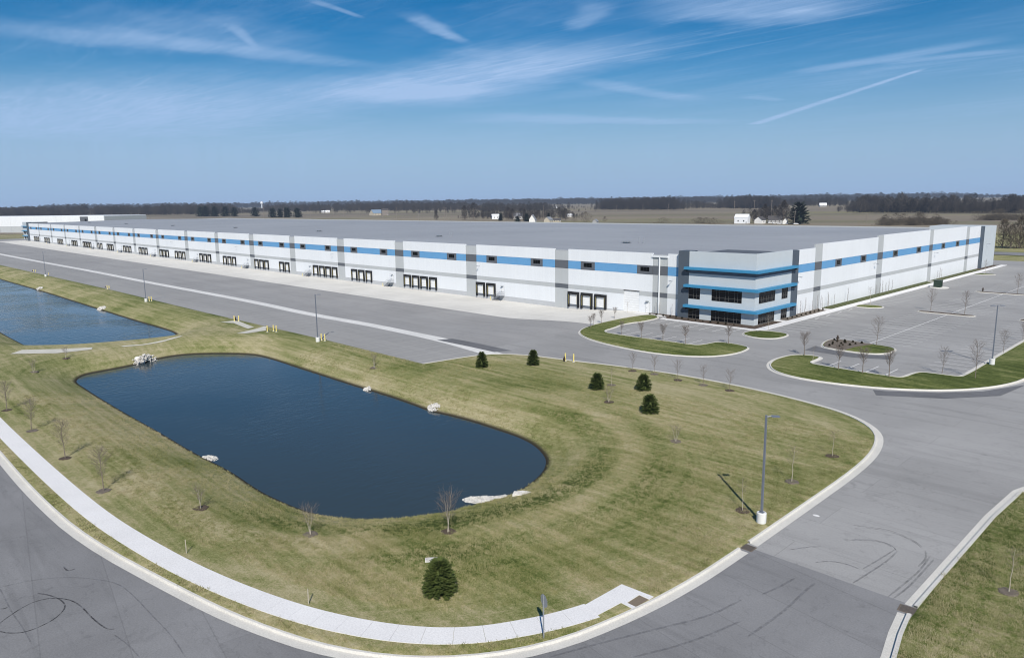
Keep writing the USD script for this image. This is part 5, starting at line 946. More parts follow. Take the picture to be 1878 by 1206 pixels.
for px, py, lab, isl in ((432.5, 587.5, 'dark hydrant between the bollards beyond the gravel path', 0), (490, 606.5, 'dark hydrant beside the lone bollard by the gravel path', 0), (193.5, 529.5, 'dark hydrant left of the bollards between the lamps', 0), (60, 499, 'dark hydrant beside the farthest bollards', 0), (1035, 662.5, 'dark hydrant by the bollards at the yard entrance', 0), (1802.3, 534.3, 'brown hydrant at the far narrow island', 1), (1536, 625, 'brown hydrant at the tip of the oval island', 1)):
    p = G(px, py, 0.14) if isl else on_lawn(px, py)
    if h0 is None:
        h0 = thing('fire_hydrant', lab, 'hydrant', p); MB().lathe([(0.17, -0.1), (0.17, 0.06), (0.11, 0.08), (0.11, 0.55), (0.15, 0.57), (0.15, 0.62), (0.12, 0.68), (0.05, 0.78), (0.03, 0.86), (0, 0.86)], n=12).put('barrel', M['hydrant'], h0, smooth=35)
        for a in (0, 1): MB().tube([(0, 0, 0.42), ((0.22, 0, 0.42), (-0.22, 0, 0.42))[a]], 0.06, 8, True).put('nozzle', M['hydrant'], h0)
        MB().tube([(0, 0, 0.36), (0, -0.24, 0.36)], 0.085, 8, True).put('nozzle', M['hydrant'], h0)
    else: copy_of(h0, 'fire_hydrant', lab, 'hydrant', p, scale=1.25 if isl else 1.0)
# transformer cabinet on its pad
t = thing('electrical_cabinet', 'dark green transformer cabinet on a round pale pad beside the right wall', 'cabinet', (6.4, 87.9, 0.0))
MB().lathe([(2.3, -0.05), (2.3, 0.13), (0, 0.15)], (0.4, -0.2, 0), 28).put('pad', M['slab_white'], t)
MB().box((-0.9, -0.85, 0.15), (0.85, 0.85, 1.95)).put('cabinet', M['transformer_green'], t)
for k, (a, b) in enumerate((((-0.88, -0.9, 0.2), (-0.03, -0.86, 1.85)), ((0.03, -0.9, 0.2), (0.83, -0.86, 1.85)))): d = MB().box(a, b).put('door', M['transformer_green'], t); MB().box(((a[0] + b[0]) / 2 - 0.04, -0.93, 0.9), ((a[0] + b[0]) / 2 + 0.04, -0.90, 1.15)).put('handle', M['frame_black'], d)
MB().box((-0.97, -0.95, 1.95), (0.92, 0.9, 2.03)).put('lid', M['transformer_green'], t)
for k in range(6): MB().box((0.86, -0.7 + 0.24 * k, 0.5), (0.95, -0.66 + 0.24 * k, 1.7)).put('cooling_fin', M['transformer_green'], t)
# stop sign seen from behind
p = on_lawn(997, 1170); t = thing('road_sign', 'grey back of an eight-sided road sign on a post at the sidewalk', 'sign', p, math.degrees(math.atan2(-0.29, 0.96)))
MB().box((-0.03, -0.03, -0.3), (0.03, 0.03, 2.62)).put('post', M['galv'], t)
oc = Polygon([(0.39 * math.cos(math.pi / 8 + k * math.pi / 4), 0.39 * math.sin(math.pi / 8 + k * math.pi / 4)) for k in range(8)])
def upright(mesh, y, z): v, f = mesh.arrays(); return MB().add(np.column_stack([v[:, 0], -v[:, 2] + y, v[:, 1] + z]), f)
pl = upright(MB().ext(oc, 0, 0.006), 0.044, 2.27).put('plate', M['sign_back'], t)
upright(MB().ext(oc.buffer(-0.02), 0, 0.003), 0.051, 2.27).put('face', M['sign_red'], pl)
for zz in (2.1, 2.45): MB().box((-0.05, -0.036, zz), (0.05, 0.038, zz + 0.03)).put('clamp', M['galv'], t)
# small posts and covers on the lawn
for px, py, lab in ((342, 1014, 'short wooden stake in the lawn by the sidewalk bend'), (566, 1107, 'thin wooden stake near the sidewalk below the pond')):
    b = MB().box((-0.022, -0.022, -0.1), (0.022, 0.022, 1.0)).add([[-0.022, -0.022, 1.0], [0.022, -0.022, 1.0], [0.022, 0.022, 1.0], [-0.022, 0.022, 1.0], [0, 0, 1.05]], [[0, 1, 4], [1, 2, 4], [2, 3, 4], [3, 0, 4]]); v, f = b.arrays(); q = on_lawn(px, py)
    MB().add(v + q, f).put('wooden_stake', M['pale_bark'], label=lab, cat='stake')
q = on_lawn(793, 1026); t = thing('utility_cover', 'white rectangular cover slab in the lawn behind the near spruce', 'cover', q, 52.0)
MB().box((-0.46, -0.26, -0.05), (0.46, 0.26, 0.06)).put('lid', M['stone_white'], t); MB().box((-0.5, -0.3, -0.05), (0.5, 0.3, 0.025)).put('rim', M['slab_white'], t); MB().box((-0.08, -0.03, 0.06), (0.08, 0.03, 0.075)).put('handle', M['galv'], t)
for (x, y, r, lab) in ((44.1, -85.3, 0, 'dark drain opening in the kerb gap left of the driveway'), (54.8, -85.9, 0.1, 'dark drain opening in the kerb gap right of the driveway')):
    t = thing('kerb_drain', lab, 'drain', (x, y, 0.0), math.degrees(r)); MB().box((-0.62, -0.42, -0.06), (0.5, 0.42, 0.02)).put('pan', M['dry_mulch'], t)
    for k in range(6): MB().box((-0.5, -0.36 + 0.13 * k, 0.02), (0.42, -0.31 + 0.13 * k, 0.045)).put('bar', M['rust'], t)

# ================================================================ stones and concrete at the ponds
def stones(name, lab, c, rx, ry, ang, n, size, seed, sink=0.3):
    g = np.random.default_rng(seed); b = MB(); ca, sa = math.cos(ang), math.sin(ang)
    for i in range(n):
        r = math.sqrt(g.random()); th = g.random() * 6.283; u, v = rx * r * math.cos(th), ry * r * math.sin(th); x, y = c[0] + u * ca - v * sa, c[1] + u * sa + v * ca
        s = size * g.uniform(0.5, 1.25); z = max(hg(x, y), WATER - 0.12) + s * 0.25 + 0.05 + 0.25 * size / 0.2 * (1 - r * r) * g.random(); b.ico((x, y, z), (s, s * g.uniform(0.7, 1.1), s * 0.75), seed * 1000 + i)
    b.put(name, M['stone_white'], label=lab, cat='stones')
def pond_at(px, py): return GZ(px, py, WATER + 0.1)
for px, py, rx, ry, a, n, s, lab in ((674, 713.5, 0.75, 0.5, 0.0, 60, 0.16, 'small white stone pile on the far bank of the near pond'), (795, 750, 1.0, 0.7, -0.1, 110, 0.16, 'white stone pile on the far bank near the pond middle'), (386, 838, 1.1, 0.55, 0.15, 150, 0.13, 'white stone pile on the left bank of the near pond'),
                                     (889, 914, 1.95, 0.85, 0.75, 620, 0.13, 'largest white stone bank at the near end of the pond'), (73, 531, 1.6, 0.9, 0, 50, 0.3, 'farthest stone pile on the bank of the rippled pond'), (186, 567, 1.7, 0.9, 0, 80, 0.28, 'stone pile on the far bank of the rippled pond'), (308, 619, 1.7, 0.9, 1.2, 110, 0.25, 'white stones at the right tip of the rippled pond')):
    c = pond_at(px, py); stones('stone_pile', lab, c, rx, ry, a, n, s, int(px))
c = on_lawn(958, 905); t = thing('outfall_slab', 'pale concrete outfall slab in the grass beside the largest stone bank', 'slab', c, 42.0)
MB().ext(Polygon([(-0.85, -0.35), (0.7, -0.5), (0.85, 0.25), (0.0, 0.55), (-0.75, 0.3)]), -0.15, 0.09).put('slab', M['slab_white'], t)
b = MB(); gg = np.random.default_rng(3)
for i in range(40): b.ico((gg.uniform(-0.7, 0.7), gg.uniform(-0.35, 0.3), 0.10), (0.08, 0.07, 0.06), i)
b.put('stone_scatter', M['stone_white'], t)
# culvert mouth
c = GZ(262, 664, WATER)[:2]; q = np.array(POND1.exterior.interpolate(POND1.exterior.project(shapely.geometry.Point(c))).coords[0]); c = q
pr_ = [np.array(POND1.exterior.interpolate(POND1.exterior.project(shapely.geometry.Point(c)) + e).coords[0]) for e in (-1.5, 1.5)]; tg = pr_[1] - pr_[0]; tg /= np.linalg.norm(tg); out = np.array([-tg[1], tg[0]])
if POND1.contains(shapely.geometry.Point(c + out)): out = -out
t = thing('culvert', 'stone-lined concrete culvert mouth at the far left bank of the near pond', 'culvert', (c[0] - out[0] * 0.4, c[1] - out[1] * 0.4, WATER - 0.1), math.degrees(math.atan2(out[1], out[0])) - 90)
th = np.linspace(0, math.pi, 13); ring = np.array([[0.62 * math.cos(a), 0.05 + 0.80 * math.sin(a)] for a in th]); outer = np.array([[0.82 * math.cos(a), 0.05 + 1.0 * math.sin(a)] for a in th])
V = [[x, y, z] for y in (-0.1, 2.2) for rr in (ring, outer) for x, z in rr]; n = 13; F = []
for k in range(n - 1): F += [[k, k + 1, n + k + 1, n + k], [k, 2 * n + k, 2 * n + k + 1, k + 1], [n + k, n + k + 1, 3 * n + k + 1, 3 * n + k]]
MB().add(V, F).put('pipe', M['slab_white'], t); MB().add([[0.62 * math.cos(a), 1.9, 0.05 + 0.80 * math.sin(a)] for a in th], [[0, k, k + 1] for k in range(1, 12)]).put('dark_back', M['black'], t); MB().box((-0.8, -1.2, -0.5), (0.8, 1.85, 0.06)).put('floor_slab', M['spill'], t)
b = MB(); gg = np.random.default_rng(9)
for i in range(190):
    a = gg.uniform(0.0, math.pi); r = gg.uniform(1.0, 1.9); y = gg.uniform(-0.5, 0.9); b.ico((r * 1.1 * math.cos(a), y + 0.75 * (r - 1.0) * math.sin(a), 0.0 + r * 0.78 * math.sin(a) * (1 - 0.12 * y)), (0.17, 0.17, 0.13), i)
V, F = [], []; na, nr = 17, 6
for i in range(na):
    for k in range(nr):
        a, u = math.pi * i / (na - 1), k / (nr - 1); r = 0.8 + 1.0 * u; V.append([r * 1.1 * math.cos(a) + gg.normal(0, 0.03), 0.8 * u * math.sin(a) - 0.1 + 0.5 * u, -0.15 + r * 0.78 * math.sin(a) * (1 - 0.35 * u * u) + gg.normal(0, 0.03)])
for i in range(na - 1):
    for k in range(nr - 1): F.append([i * nr + k, i * nr + k + 1, (i + 1) * nr + k + 1, (i + 1) * nr + k])
MB().add(V, F).put('stone_bed', M['slab_white'], t)
b.put('stone_lining', M['stone_white'], t)
def lay_soil(name, px, m, lab, lift=0.05, step=0.8):
    P = Polygon([G(*q, 0.0, hg)[:2] for q in px]).buffer(0); MB().add(*sheet(P, lift, step, 1.5, lambda x, y: np.maximum(hground(x, y), WATER - 0.3))).put(name, m, kind='structure', label=lab)
lay_soil('spillway', [(19, 649), (41, 641.5), (110, 640.2), (170, 637), (168, 641), (102, 648)], M['spill'], 'cream concrete spillway between the two ponds')
lay_soil('gravel_path', [(404, 591), (430, 588), (440, 590), (466, 600), (455, 603), (428, 592.5)], M['spill'], 'short pale gravel path at the trailer strip')
lay_soil('gravel_path', [(434, 611), (470, 603), (494, 599), (488, 606), (452, 611.5)], M['spill'], 'second short pale gravel path at the trailer strip')
lay_soil('stone_shore', [(222, 634.5), (262, 631.5), (300, 624), (336, 615), (330, 618), (300, 626.5), (262, 633), (226, 636)], M['spill'], 'pale stony shore of the rippled pond')
# ================================================================ beyond the site
def blades(seed, n, fw, h0, L, w, round_=1.0):
    """the twigs of a bare crown one unit high, as thin three-sided slivers"""
    g = np.random.default_rng(seed); V, F = [], []
    for i in range(n):
        t = g.random() ** 0.8; z = h0 + (1 - h0) * t; rr = fw * math.sin(math.pi * min(0.985, 0.16 + 0.82 * t)) ** 0.75 * math.sqrt(g.random()) * (1 + 0.25 * math.sin(7 * t + seed)); th = g.random() * 6.283
        p = np.array([rr * math.cos(th), rr * math.sin(th), z]); d = np.array([math.cos(th) * 0.6, math.sin(th) * 0.6, 0.75]) + g.normal(0, 0.45, 3); d /= np.linalg.norm(d); s = np.cross(d, g.normal(0, 1, 3)); s /= np.linalg.norm(s); l, ww = L * g.uniform(0.5, 1.2), w * g.uniform(0.6, 1.4); k = len(V)
        u = np.cross(d, s) * ww * 0.5; V += [p - s * ww - d * l * .4, p + s * ww - d * l * .4, p + u - d * l * .4, p + d * l * .6]; F += [[k, k + 1, k + 3], [k + 1, k + 2, k + 3], [k + 2, k, k + 3]]
    return np.array(V), np.array(F)
def bare_tree(seed, n=260, fw=0.30, h0=0.22, L=0.11, w=0.006):
    g = np.random.default_rng(seed); tr, cr = MB(), MB(); tr.tube([(0, 0, -0.03), (0.01, 0, 0.35), (0, 0.01, 0.8)], [0.020, 0.014, 0.004], 5)
    for i in range(9):
        th, z = i * 2.4, g.uniform(h0, 0.6); q = np.array([math.cos(th) * fw * 0.7, math.sin(th) * fw * 0.7, z + g.uniform(0.18, 0.34)]); tr.tube([(0, 0, z), q * [0.55, 0.55, 1] - [0, 0, 0.05], q], [0.010, 0.007, 0.003], 4)
    cr.add(*blades(seed, n, fw, h0, L, w)); return tr, cr
def woodland(lab, front, depth, n, hmin, hmax, seed, mats, wide=1.0, name='woodland', protos=None, zoff=0.0):
    g = np.random.default_rng(seed); pi = UsdGeom.PointInstancer.Define(stage, numbered('/World/' + name)); root = pi.GetPrim(); tag(root, lab, None, None, 'stuff'); targets = []
    for k in range(4):
        x = UsdGeom.Xform.Define(stage, f'{root.GetPath()}/tree_{k + 1:03d}' if k else f'{root.GetPath()}/tree')
        if protos == 'bush': tr, cr = MB(), MB(); cr.add(*blades(seed + k, 260, 0.55, 0.0, 0.22, 0.008))
        else: tr, cr = bare_tree(seed + k, 300, 0.30, 0.12, 0.12, 0.0075)
        b = MB()
        for q in (tr, cr):
            if q.n: b.add(*q.arrays())
        usdkit.mesh(stage, str(x.GetPath()) + '/twigs', b.arrays(), M[mats[k % len(mats)]]); targets.append(x.GetPath())
    F = np.array([G(*q)[:2] for q in front]); seg = np.linalg.norm(np.diff(F, axis=0), axis=1); cum = np.r_[0, np.cumsum(seg)]
    s = g.random(n) * cum[-1]; taper = np.clip(np.minimum(s, cum[-1] - s) / (0.10 * cum[-1]), 0.35, 1); P = np.column_stack([np.interp(s, cum, F[:, k]) for k in (0, 1)]); d = P - EYE[:2]; d /= np.linalg.norm(d, axis=1, keepdims=True); P = P + d * (depth * g.random(n) ** 1.3)[:, None] + g.normal(0, 9 if protos is None else 3, (n, 2))
    H_ = hmin * 0.75 + (hmax - hmin * 0.75) * (0.35 + 0.65 * g.random(n)) * np.clip(1.5 * meshkit.noise(np.column_stack([P / 55, 0 * s]), seed), 0.15, 1.0) + (g.random(n) > 0.94) * 5.0; H_ = H_ * taper
    pi.CreatePrototypesRel().SetTargets(targets); pi.CreateProtoIndicesAttr(Vt.IntArray(g.integers(0, 4, n).tolist()))
    pi.CreatePositionsAttr(Vt.Vec3fArray.FromNumpy(np.column_stack([P, zt(P[:, 0], P[:, 1]) + zoff]).astype(np.float32)))
    pi.CreateScalesAttr(Vt.Vec3fArray.FromNumpy(np.column_stack([H_ * wide, H_ * wide, H_]).astype(np.float32)))
    a = g.random(n) * np.pi; pi.CreateOrientationsAttr(Vt.QuathArray([Gf.Quath(float(math.cos(t)), 0, 0, float(math.sin(t))) for t in a]))
woodland('dark bare wood along the right horizon beyond the fields', [(1552, 389.5), (1700, 390.5), (1900, 391.5)], 190, 900, 15, 25, 11, ['wood_far', 'wood_far2'], 1.15)
woodland('dark bare wood in the middle distance behind the fields', [(1095, 384.5), (1180, 385), (1252, 384.5)], 170, 380, 18, 26, 12, ['wood_far'], 1.2)
woodland('dark bare wood left of the farm with the dark spruce', [(1322, 382), (1380, 382.5), (1440, 382.5)], 200, 380, 16, 26, 13, ['wood_far'], 1.2)
woodland('long dark bare wood along the left horizon', [(-60, 399), (100, 397), (240, 395), (380, 393), (470, 391)], 320, 1500, 15, 22, 14, ['wood_far', 'wood_far2'], 1.15)
woodland('bare wood behind the fields left of the centre', [(455, 389), (640, 386.5), (760, 386), (900, 384.5)], 300, 1300, 14, 20, 15, ['wood_far', 'wood_far2'], 1.2)
woodland('bare trees behind the farmsteads in the centre', [(880, 388), (960, 388.5), (1010, 387)], 260, 420, 12, 18, 16, ['wood_far2', 'wood_far'], 1.2)
woodland('far tree belt below the horizon', [(540, 379.6), (760, 377.5), (1000, 375.5), (1300, 373), (1560, 370.5), (1700, 369.5)], 600, 3000, 20, 30, 17, ['wood_far'], 1.5)
woodland('faint blue tree belt on the horizon', [(-120, 389.0), (300, 383.8), (700, 378.6), (1100, 372.9), (1500, 367.6), (1990, 361.2)], 1500, 4200, 24, 34, 18, ['wood_far'], 1.9)
woodland('scattered bare trees and hedgerows between the fields', [(560, 392), (760, 391), (900, 391), (1090, 389)], 700, 260, 8, 15, 31, ['wood_far2', 'wood_far'], 1.3)
woodland('bare trees round the farmsteads in the centre', [(860, 401), (930, 402), (1000, 402), (1060, 401)], 150, 150, 9, 17, 32, ['wood_far', 'wood_far2'], 1.25)
woodland('thin hedgerow before the middle wood', [(1230, 383), (1330, 382)], 120, 110, 10, 18, 33, ['wood_far', 'wood_far2'], 1.3)
woodland('bare trees round the white farm buildings at the right', [(1375, 403), (1460, 404)], 90, 45, 9, 16, 34, ['wood_far2', 'wood_far'], 1.3)
woodland('far hedgerow trees across the right fields', [(1440, 378), (1560, 379)], 200, 140, 12, 20, 35, ['wood_far'], 1.3)
woodland('brown brush along the field ditch behind the right roof end', [(1608, 414), (1660, 413.5), (1745, 413)], 30, 150, 3.5, 7.5, 19, ['hedge_twig'], 1.3, 'brush', 'bush')
woodland('brown brush along the field edge at the right', [(1795, 405), (1840, 404), (1900, 404)], 40, 120, 4, 7, 20, ['hedge_twig'], 1.4, 'brush', 'bush')
woodland('thin weeds along the dark ditch in the fields', [(1180, 410), (1280, 409), (1320, 411)], 20, 90, 0.8, 1.8, 21, ['hedge_twig'], 2.6, 'brush', 'bush')

def grown(px, py, top, wid, lab, kind='bare', seed=0, mat_=None, name='bare_tree', cat='tree'):
    """a tree of the middle distance: height and spread read off against its distance"""
    c = G(px, py); D = math.hypot(c[0] - EYE[0], c[1] - EYE[1]); h = (py - top) * D / FPX * 1.0; w = wid * D / FPX
    t = thing(name, lab, cat, c, seed * 40.0, 1.0)
    if kind == 'bare': tr, cr = bare_tree(seed, 1100, w / h / 2, 0.12, 0.12, 0.0065)
    elif kind == 'bush': tr, cr = bare_tree(seed, 620, w / h / 2, 0.0, 0.15, 0.008)
    else:
        tr, cr = make_spruce(seed, 1.0, w / h / 2, 900, 0.14, 0.030)
    for b, nm, m in ((tr, 'trunk', M['trunk']), (cr, 'crown', mat_ or (M['far_green'] if kind == 'green' else M['wood_far']))):
        v, f = b.arrays(); MB().add(v * h, f).put(nm, m, t)
for i, a in enumerate([(869, 403, 373, 26, 'big bare tree left of the white shed'), (932, 404, 381, 16, 'bare tree right of the white shed'), (940, 404, 383, 14, 'smaller bare tree before the grey-roofed house'), (962, 403, 384, 12, 'bare tree between the house and the white barn'), (987, 404, 386, 14, 'bare tree right of the white barn'), (1025, 402, 381, 18, 'bare tree behind the tan house'), (1037, 405, 383, 16, 'bare tree right of the tan house'),
                        (1383, 409, 386, 12, 'slim bare tree between the two white farm buildings'), (1402, 409, 377, 15, 'forked bare tree before the white farmhouse'), (1437, 409, 371, 24, 'broad bare tree left of the dark spruce'), (1420, 407, 380, 18, 'bare tree behind the parked cars'), (800, 404, 386, 9, 'small bare tree at the triple utility poles'), (852, 404, 378, 14, 'bare tree at the left of the farm group')]): grown(*a, seed=40 + i)
for i, a in enumerate([(1074, 407, 389, 28, 'round dark bush-like tree right of the farm group'), (1053, 407, 399, 12, 'low dark shrub left of the round bush-like tree'), (1109, 406, 397, 10, 'small round tree alone in the field edge')]): grown(*a, kind='bush', seed=60 + i, mat_=M['hedge_twig'])
for i, a in enumerate([(1838, 455, 412, 24, 'brown bushy tree just right of the warehouse end'), (1853, 456, 420, 22, 'lower brown bushy tree beyond the warehouse end'), (1869, 456, 408, 26, 'taller brown bushy tree at the right edge'), (1886, 456, 405, 28, 'brown bushy tree cut by the right edge')]): grown(*a, kind='bush', seed=64 + i, mat_=M['hedge_twig'])
for i, a in enumerate([(1465, 411, 375, 30, 'big dark spruce beside the white farm buildings'), (918, 405, 392, 6, 'narrow dark conifer right of the white shed'), (949, 407, 397, 12, 'round dark conifer before the grey-roofed house'), (966, 406, 392, 12, 'dark conifer left of the white barn'), (1006, 402, 391, 5, 'narrow dark conifer behind the tan house'),
                       (369, 397, 381, 14, 'dark conifer, first of the group over the left roof edge'), (378, 397, 380, 13, 'dark conifer, second of the group over the left roof edge'), (394, 397, 381, 13, 'dark conifer, third of the group over the left roof edge'), (414, 397, 381, 14, 'dark conifer, fourth of the group over the left roof edge'), (430, 397, 382, 11, 'dark conifer, fifth of the group over the left roof edge'),
                       (468, 397, 382, 14, 'dark conifer just left of the water tower'), (500, 399, 383, 13, 'dark conifer, first right of the water tower'), (514, 399, 384, 9, 'dark conifer, second right of the water tower'), (527, 399, 382, 14, 'dark conifer, third right of the water tower'), (546, 399, 383, 15, 'dark conifer, last of the row right of the water tower')]): grown(*a, kind='green', seed=80 + i, name='conifer')

def house(lab, px, py, wpx, hpx, wall, roof_m, rot=0.0, depth=0.7, roof_share=0.45, wins=3, name='farm_house', cat='house'):
    c = G(px, py); D = math.hypot(c[0] - EYE[0], c[1] - EYE[1]); w, h = wpx * D / FPX, hpx * D / FPX; d = w * depth; e = h * (1 - roof_share)
    face = math.degrees(math.atan2(c[1] - EYE[1], c[0] - EYE[0])) - 90
    t = thing(name, lab, cat, c, face + rot)
    MB().box((-w / 2, -d / 2, -0.5), (w / 2, d / 2, e)).add([[-w / 2, -d / 2, e], [-w / 2, d / 2, e], [-w / 2, 0, h * 0.97], [w / 2, -d / 2, e], [w / 2, d / 2, e], [w / 2, 0, h * 0.97]], [[0, 2, 1], [3, 4, 5]]).put('wall', wall, t)
    o = 0.35; s = (h - e) / (d / 2)
    MB().add([[-w / 2 - o, -d / 2 - o, e - o * s], [w / 2 + o, -d / 2 - o, e - o * s], [w / 2 + o, 0, h], [-w / 2 - o, 0, h], [-w / 2 - o, d / 2 + o, e - o * s], [w / 2 + o, d / 2 + o, e - o * s], [-w / 2 - o, -d / 2 - o, e - o * s + 0.2], [w / 2 + o, -d / 2 - o, e - o * s + 0.2], [w / 2 + o, 0, h + 0.22], [-w / 2 - o, 0, h + 0.22], [-w / 2 - o, d / 2 + o, e - o * s + 0.2], [w / 2 + o, d / 2 + o, e - o * s + 0.2]],
             [[6, 7, 8, 9], [9, 8, 11, 10], [0, 3, 2, 1], [3, 4, 5, 2], [0, 1, 7, 6], [4, 10, 11, 5], [0, 6, 9, 3], [3, 9, 10, 4], [1, 2, 8, 7], [2, 5, 11, 8]]).put('roof', roof_m, t)
    for k in range(wins):
        x = -w / 2 + w * (k + 0.7) / (wins + 0.4); ww = min(1.1, w * 0.1); z = max(0.7, e * 0.35)
        wn = MB().box((x - ww / 2 - 0.1, -d / 2 - 0.06, z - 0.1), (x + ww / 2 + 0.1, -d / 2 + 0.02, z + min(1.4, e * 0.4) + 0.1)).put('window', M['house_white'], t); MB().box((x - ww / 2, -d / 2 - 0.09, z), (x + ww / 2, -d / 2 - 0.061, z + min(1.4, e * 0.4))).put('pane', M['glass'], wn)
    MB().box((w * 0.36, -d / 2 - 0.05, 0), (w * 0.36 + 1.0, -d / 2 + 0.01, min(2.1, e * 0.8))).put('door', M['house_grey'], t)
    return t
house('white low metal shed at the left of the farm group', 909, 402, 14, 9, M['tower_white'], M['tower_white'], 8, 0.5, 0.25, 2, 'shed', 'shed')
house('white house with a grey roof behind the round conifer', 951, 402, 16, 11, M['house_white'], M['roof_grey'], -12, 0.6)
house('white barn with a steep gable in the middle of the farm group', 977, 408, 10, 14, M['house_white'], M['roof_grey'], 75, 1.1, 0.6, 1, 'barn', 'barn')
house('tan cottage with a low gable right of the white barn', 1006, 408, 13, 10, M['house_tan'], M['roof_grey'], 60, 0.9, 0.5, 2)
house('long low pale shed right of the tan cottage', 1021, 407, 15, 6, M['house_tan'], M['roof_dark'], 5, 0.4, 0.4, 3, 'shed', 'shed')
house('small white house with a low roof behind the farm group', 1044, 398, 10, 6, M['house_white'], M['tower_white'], 20, 0.7, 0.5, 2)
house('small grey hut standing alone right of the round bush', 1092, 409, 9, 7, M['house_grey'], M['roof_grey'], 70, 0.9, 0.5, 1, 'shed', 'hut')
house('big white barn left of the right-hand farmstead', 1361, 410, 23, 16, M['tower_white'], M['tower_white'], -18, 0.6, 0.35, 2, 'barn', 'barn')
house('white farmhouse behind the forked bare tree', 1394, 410, 14, 12, M['house_white'], M['roof_dark'], 62, 1.0, 0.45, 2)
house('dark-roofed house behind the parked cars', 1421, 409, 22, 12, M['house_grey'], M['roof_dark'], 5, 0.6, 0.5, 3)
house('narrow white gabled outbuilding left of the dark spruce', 1440, 411, 8, 10, M['house_white'], M['roof_grey'], 85, 1.0, 0.5, 1, 'shed', 'outbuilding')
house('white-roofed barn far away on the field edge', 1509, 379, 11, 6, M['house_grey'], M['tower_white'], 10, 0.7, 0.6, 1, 'barn', 'barn')
house('house with a blue-grey metal roof left of the centre', 690, 395, 19, 10, M['house_tan'], M['roof_blue'], 30, 0.8, 0.6, 3)
house('brown two-storey house beside the blue-grey roof', 706, 395, 11, 12, M['post_wood'], M['roof_dark'], 10, 0.8, 0.2, 2)
house('long white low building in the field left of the centre', 597, 390, 14, 4, M['house_white'], M['tower_white'], 5, 0.4, 0.5, 2)
for k, (px, lab) in enumerate(((1016.0, 'left of two white silos beyond the farm group'), (1020.5, 'right of two white silos beyond the farm group'))):
    c = G(px, 382); D = math.hypot(c[0] - EYE[0], c[1] - EYE[1]); r, h = 1.5 * D / FPX, 5.5 * D / FPX; t = thing('silo', lab, 'silo', c)
    MB().lathe([(r, -1), (r, h * 0.8)], n=14).put('drum', M['tower_white'], t); MB().lathe([(r * 1.04, h * 0.8), (r * 0.5, h * 0.95), (0, h)], n=14).put('cap', M['galv'], t)
# parked cars at the farmstead
def car(lab, px, py, rot, m):
    c = G(px, py); t = thing('parked_car', lab, 'car', c, rot)
    prof = Polygon([(-2.3, 0.35), (2.3, 0.35), (2.35, 0.75), (1.5, 1.0), (0.9, 1.55), (-1.1, 1.6), (-2.0, 1.05), (-2.35, 0.95)])
    v, f = MB().ext(prof, -0.9, 0.9).arrays(); MB().add(np.column_stack([v[:, 0], v[:, 2], v[:, 1]]), f).put('body', m, t)
    for x in (-1.45, 1.45):
        for y in (-0.92, 0.72): MB().tube([(x, y, 0.34), (x, y + 0.2, 0.34)], 0.34, 12, True).put('wheel', M['black'], t)
    for y in (-0.915, 0.903): MB().box((-1.0, y, 1.05), (0.95, y + 0.012, 1.45)).put('window', M['glass'], t)
for a in ((1413, 410, 30, M['car_white'], 'white car parked left at the farmstead'), (1421, 410.5, 50, M['car_white'], 'white car parked in the middle at the farmstead'), (1430, 411, 20, M['car_white'], 'white car parked right at the farmstead'), (1460, 412, 35, M['car_white'], 'white car parked under the dark spruce')): car(a[4], a[0], a[1], a[2], a[3])
# utility poles
for px, pb, ptop, lab in ((484, 400, 372, 'tall utility pole beside the water tower'), (520.5, 401, 383, 'utility pole before the conifer row'), (569.5, 401, 382, 'utility pole right of the conifer row'), (612, 396, 382, 'utility pole in the left field, first'), (631, 397, 383, 'utility pole in the left field, second'), (659, 395, 382, 'utility pole left of the blue-grey roof'), (711, 395, 383, 'utility pole right of the brown house'), (727.5, 402, 381, 'utility pole left of the bare field'),
                          (768, 404, 384, 'utility pole in the bare field'), (815, 405, 380, 'left of the triple utility poles'), (818.5, 405, 381, 'middle of the triple utility poles'), (827.5, 405, 380, 'right of the triple utility poles'), (997, 405, 377, 'utility pole behind the farm group'), (1131, 391, 377, 'utility pole before the middle wood, left'), (1179, 391, 375, 'utility pole before the middle wood, centre'), (1226, 392, 375, 'utility pole before the middle wood, right'), (1346, 409, 371, 'utility pole left of the big white barn'), (1382, 407, 370, 'utility pole right of the big white barn'), (1414, 407, 370, 'utility pole behind the parked cars'), (1457, 412, 389, 'short utility pole before the dark spruce'), (1589, 407, 393, 'utility pole left of the ditch brush')):
    c = G(px, pb); D = math.hypot(c[0] - EYE[0], c[1] - EYE[1]); h = (pb - ptop) * D / FPX; t = thing('utility_pole', lab, 'pole', c, px % 90)
    MB().tube([(0, 0, -0.5), (0, 0, h)], [0.30, 0.20], 6, True).put('pole', M['post_wood'], t); MB().box((-1.3, -0.09, h - 0.9), (1.3, 0.09, h - 0.68)).put('crossarm', M['post_wood'], t)
    for x in (-1.1, 0.0, 1.1): MB().box((x - 0.07, -0.07, h - 0.68), (x + 0.07, 0.07, h - 0.45)).put('insulator', M['galv'], t)
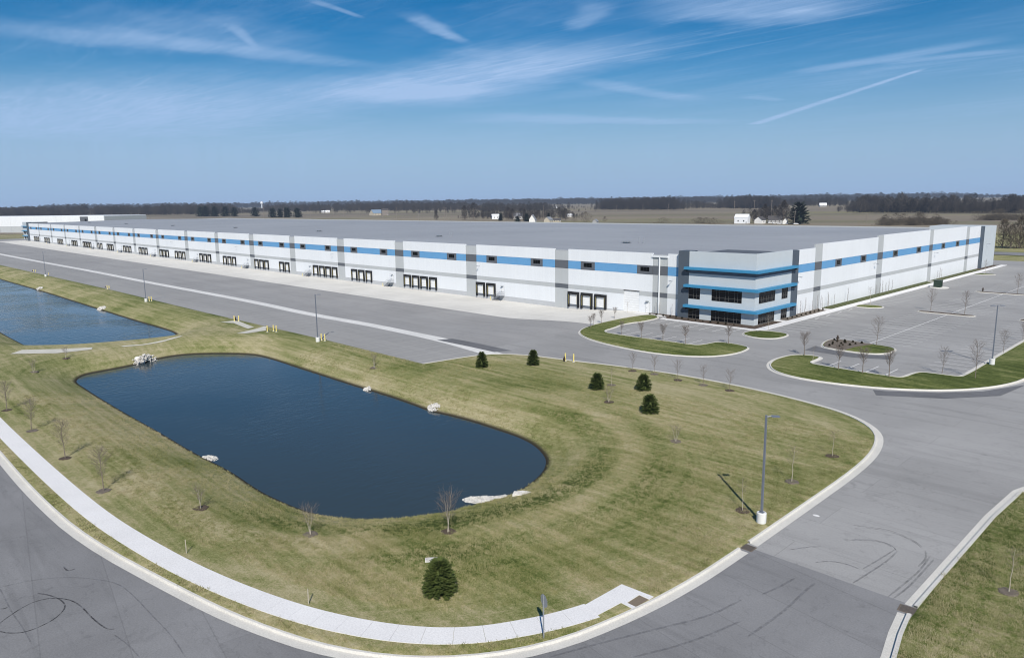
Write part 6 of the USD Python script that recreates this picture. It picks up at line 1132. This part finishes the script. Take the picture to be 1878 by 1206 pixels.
# water tower
ray = G(480.5, 381); u = (ray[:2] - EYE[:2]) / np.linalg.norm(ray[:2] - EYE[:2]); c = EYE[:2] + u * 3600; t = thing('water_tower', 'white bulb water tower on the left horizon', 'water tower', (*c, float(zt(*c))))
ht = 24 + 3600 * 8.2 / FPX - float(zt(*c)); MB().lathe([(7, 0), (3, 4), (1.9, 9), (1.9, ht - 14)], n=16).put('stem', M['tower_white'], t, smooth=40); MB().lathe([(1.9, ht - 14), (5.5, ht - 10.5), (6.8, ht - 6.5), (6.0, ht - 3), (3.2, ht - 0.7), (0, ht)], n=20).put('tank', M['tower_white'], t, smooth=40)
# second warehouse at the far left
A, B = np.array([-1240., -195.]), np.array([-773., 93.]); tdir = (B - A) / np.linalg.norm(B - A); ndir = np.array([-tdir[1], tdir[0]])
t = thing('white_warehouse', 'white flat-roofed warehouse at the far left beyond the main one', 'warehouse', (*B, 0.0), math.degrees(math.atan2(tdir[1], tdir[0])))
LW = float(np.linalg.norm(B - A)); HB = 16.6
for k in range(9):
    x0, x1 = -LW + k * LW / 9 + 0.1, -LW + (k + 1) * LW / 9 - 0.1
    MB().box((x0, 0, 6.2), (x1, 60, HB)).put('wall_panel', M['panel_white'], t); MB().box((x0, 0.15, -0.5), (x1, 60, 6.18)).put('lower_wall', M['panel_grey'], t)
    for q in (0.25, 0.6): MB().box((x0 + q * LW / 9, 0.0, 0.6), (x0 + q * LW / 9 + 9, 0.14, 5.2)).put('dock_door', M['house_grey'], t)
MB().box((-LW, 0.3, HB), (-0.2, 60, HB + 0.25)).put('roof', M['tower_white'], t); MB().box((-30, -0.3, 8), (-20, -0.02, 16)).put('dark_bay', M['band_dark'], t); MB().box((-24, -0.4, 10), (-21.5, -0.31, 13.5)).put('window', M['glass'], t)
MB().box((0.0, 0.2, -0.5), (0.4, 60, HB - 0.4)).put('end_wall', M['panel_grey'], t)
# road and verge at the far right
lay('far_road', sbox(-60, 224, 420, 243), M['asphalt_street'], 0.25, 6, 20, label='dark road beyond the far end of the car park')

# the air: thin haze over the whole plain
hz = trimesh.creation.box((19400, 19400, 88)); hz.apply_translation((67, -130, 39.5))
usdkit.mesh(stage, '/World/haze', hz, mat('haze_air', {'v': ('principled_volume', {'color': (0.70, 0.82, 1.0), 'density': HAZE, 'anisotropy': 0.0})}, [], surface=None, volume='v.volume'))
tag(stage.GetPrimAtPath('/World/haze'), kind='stuff')
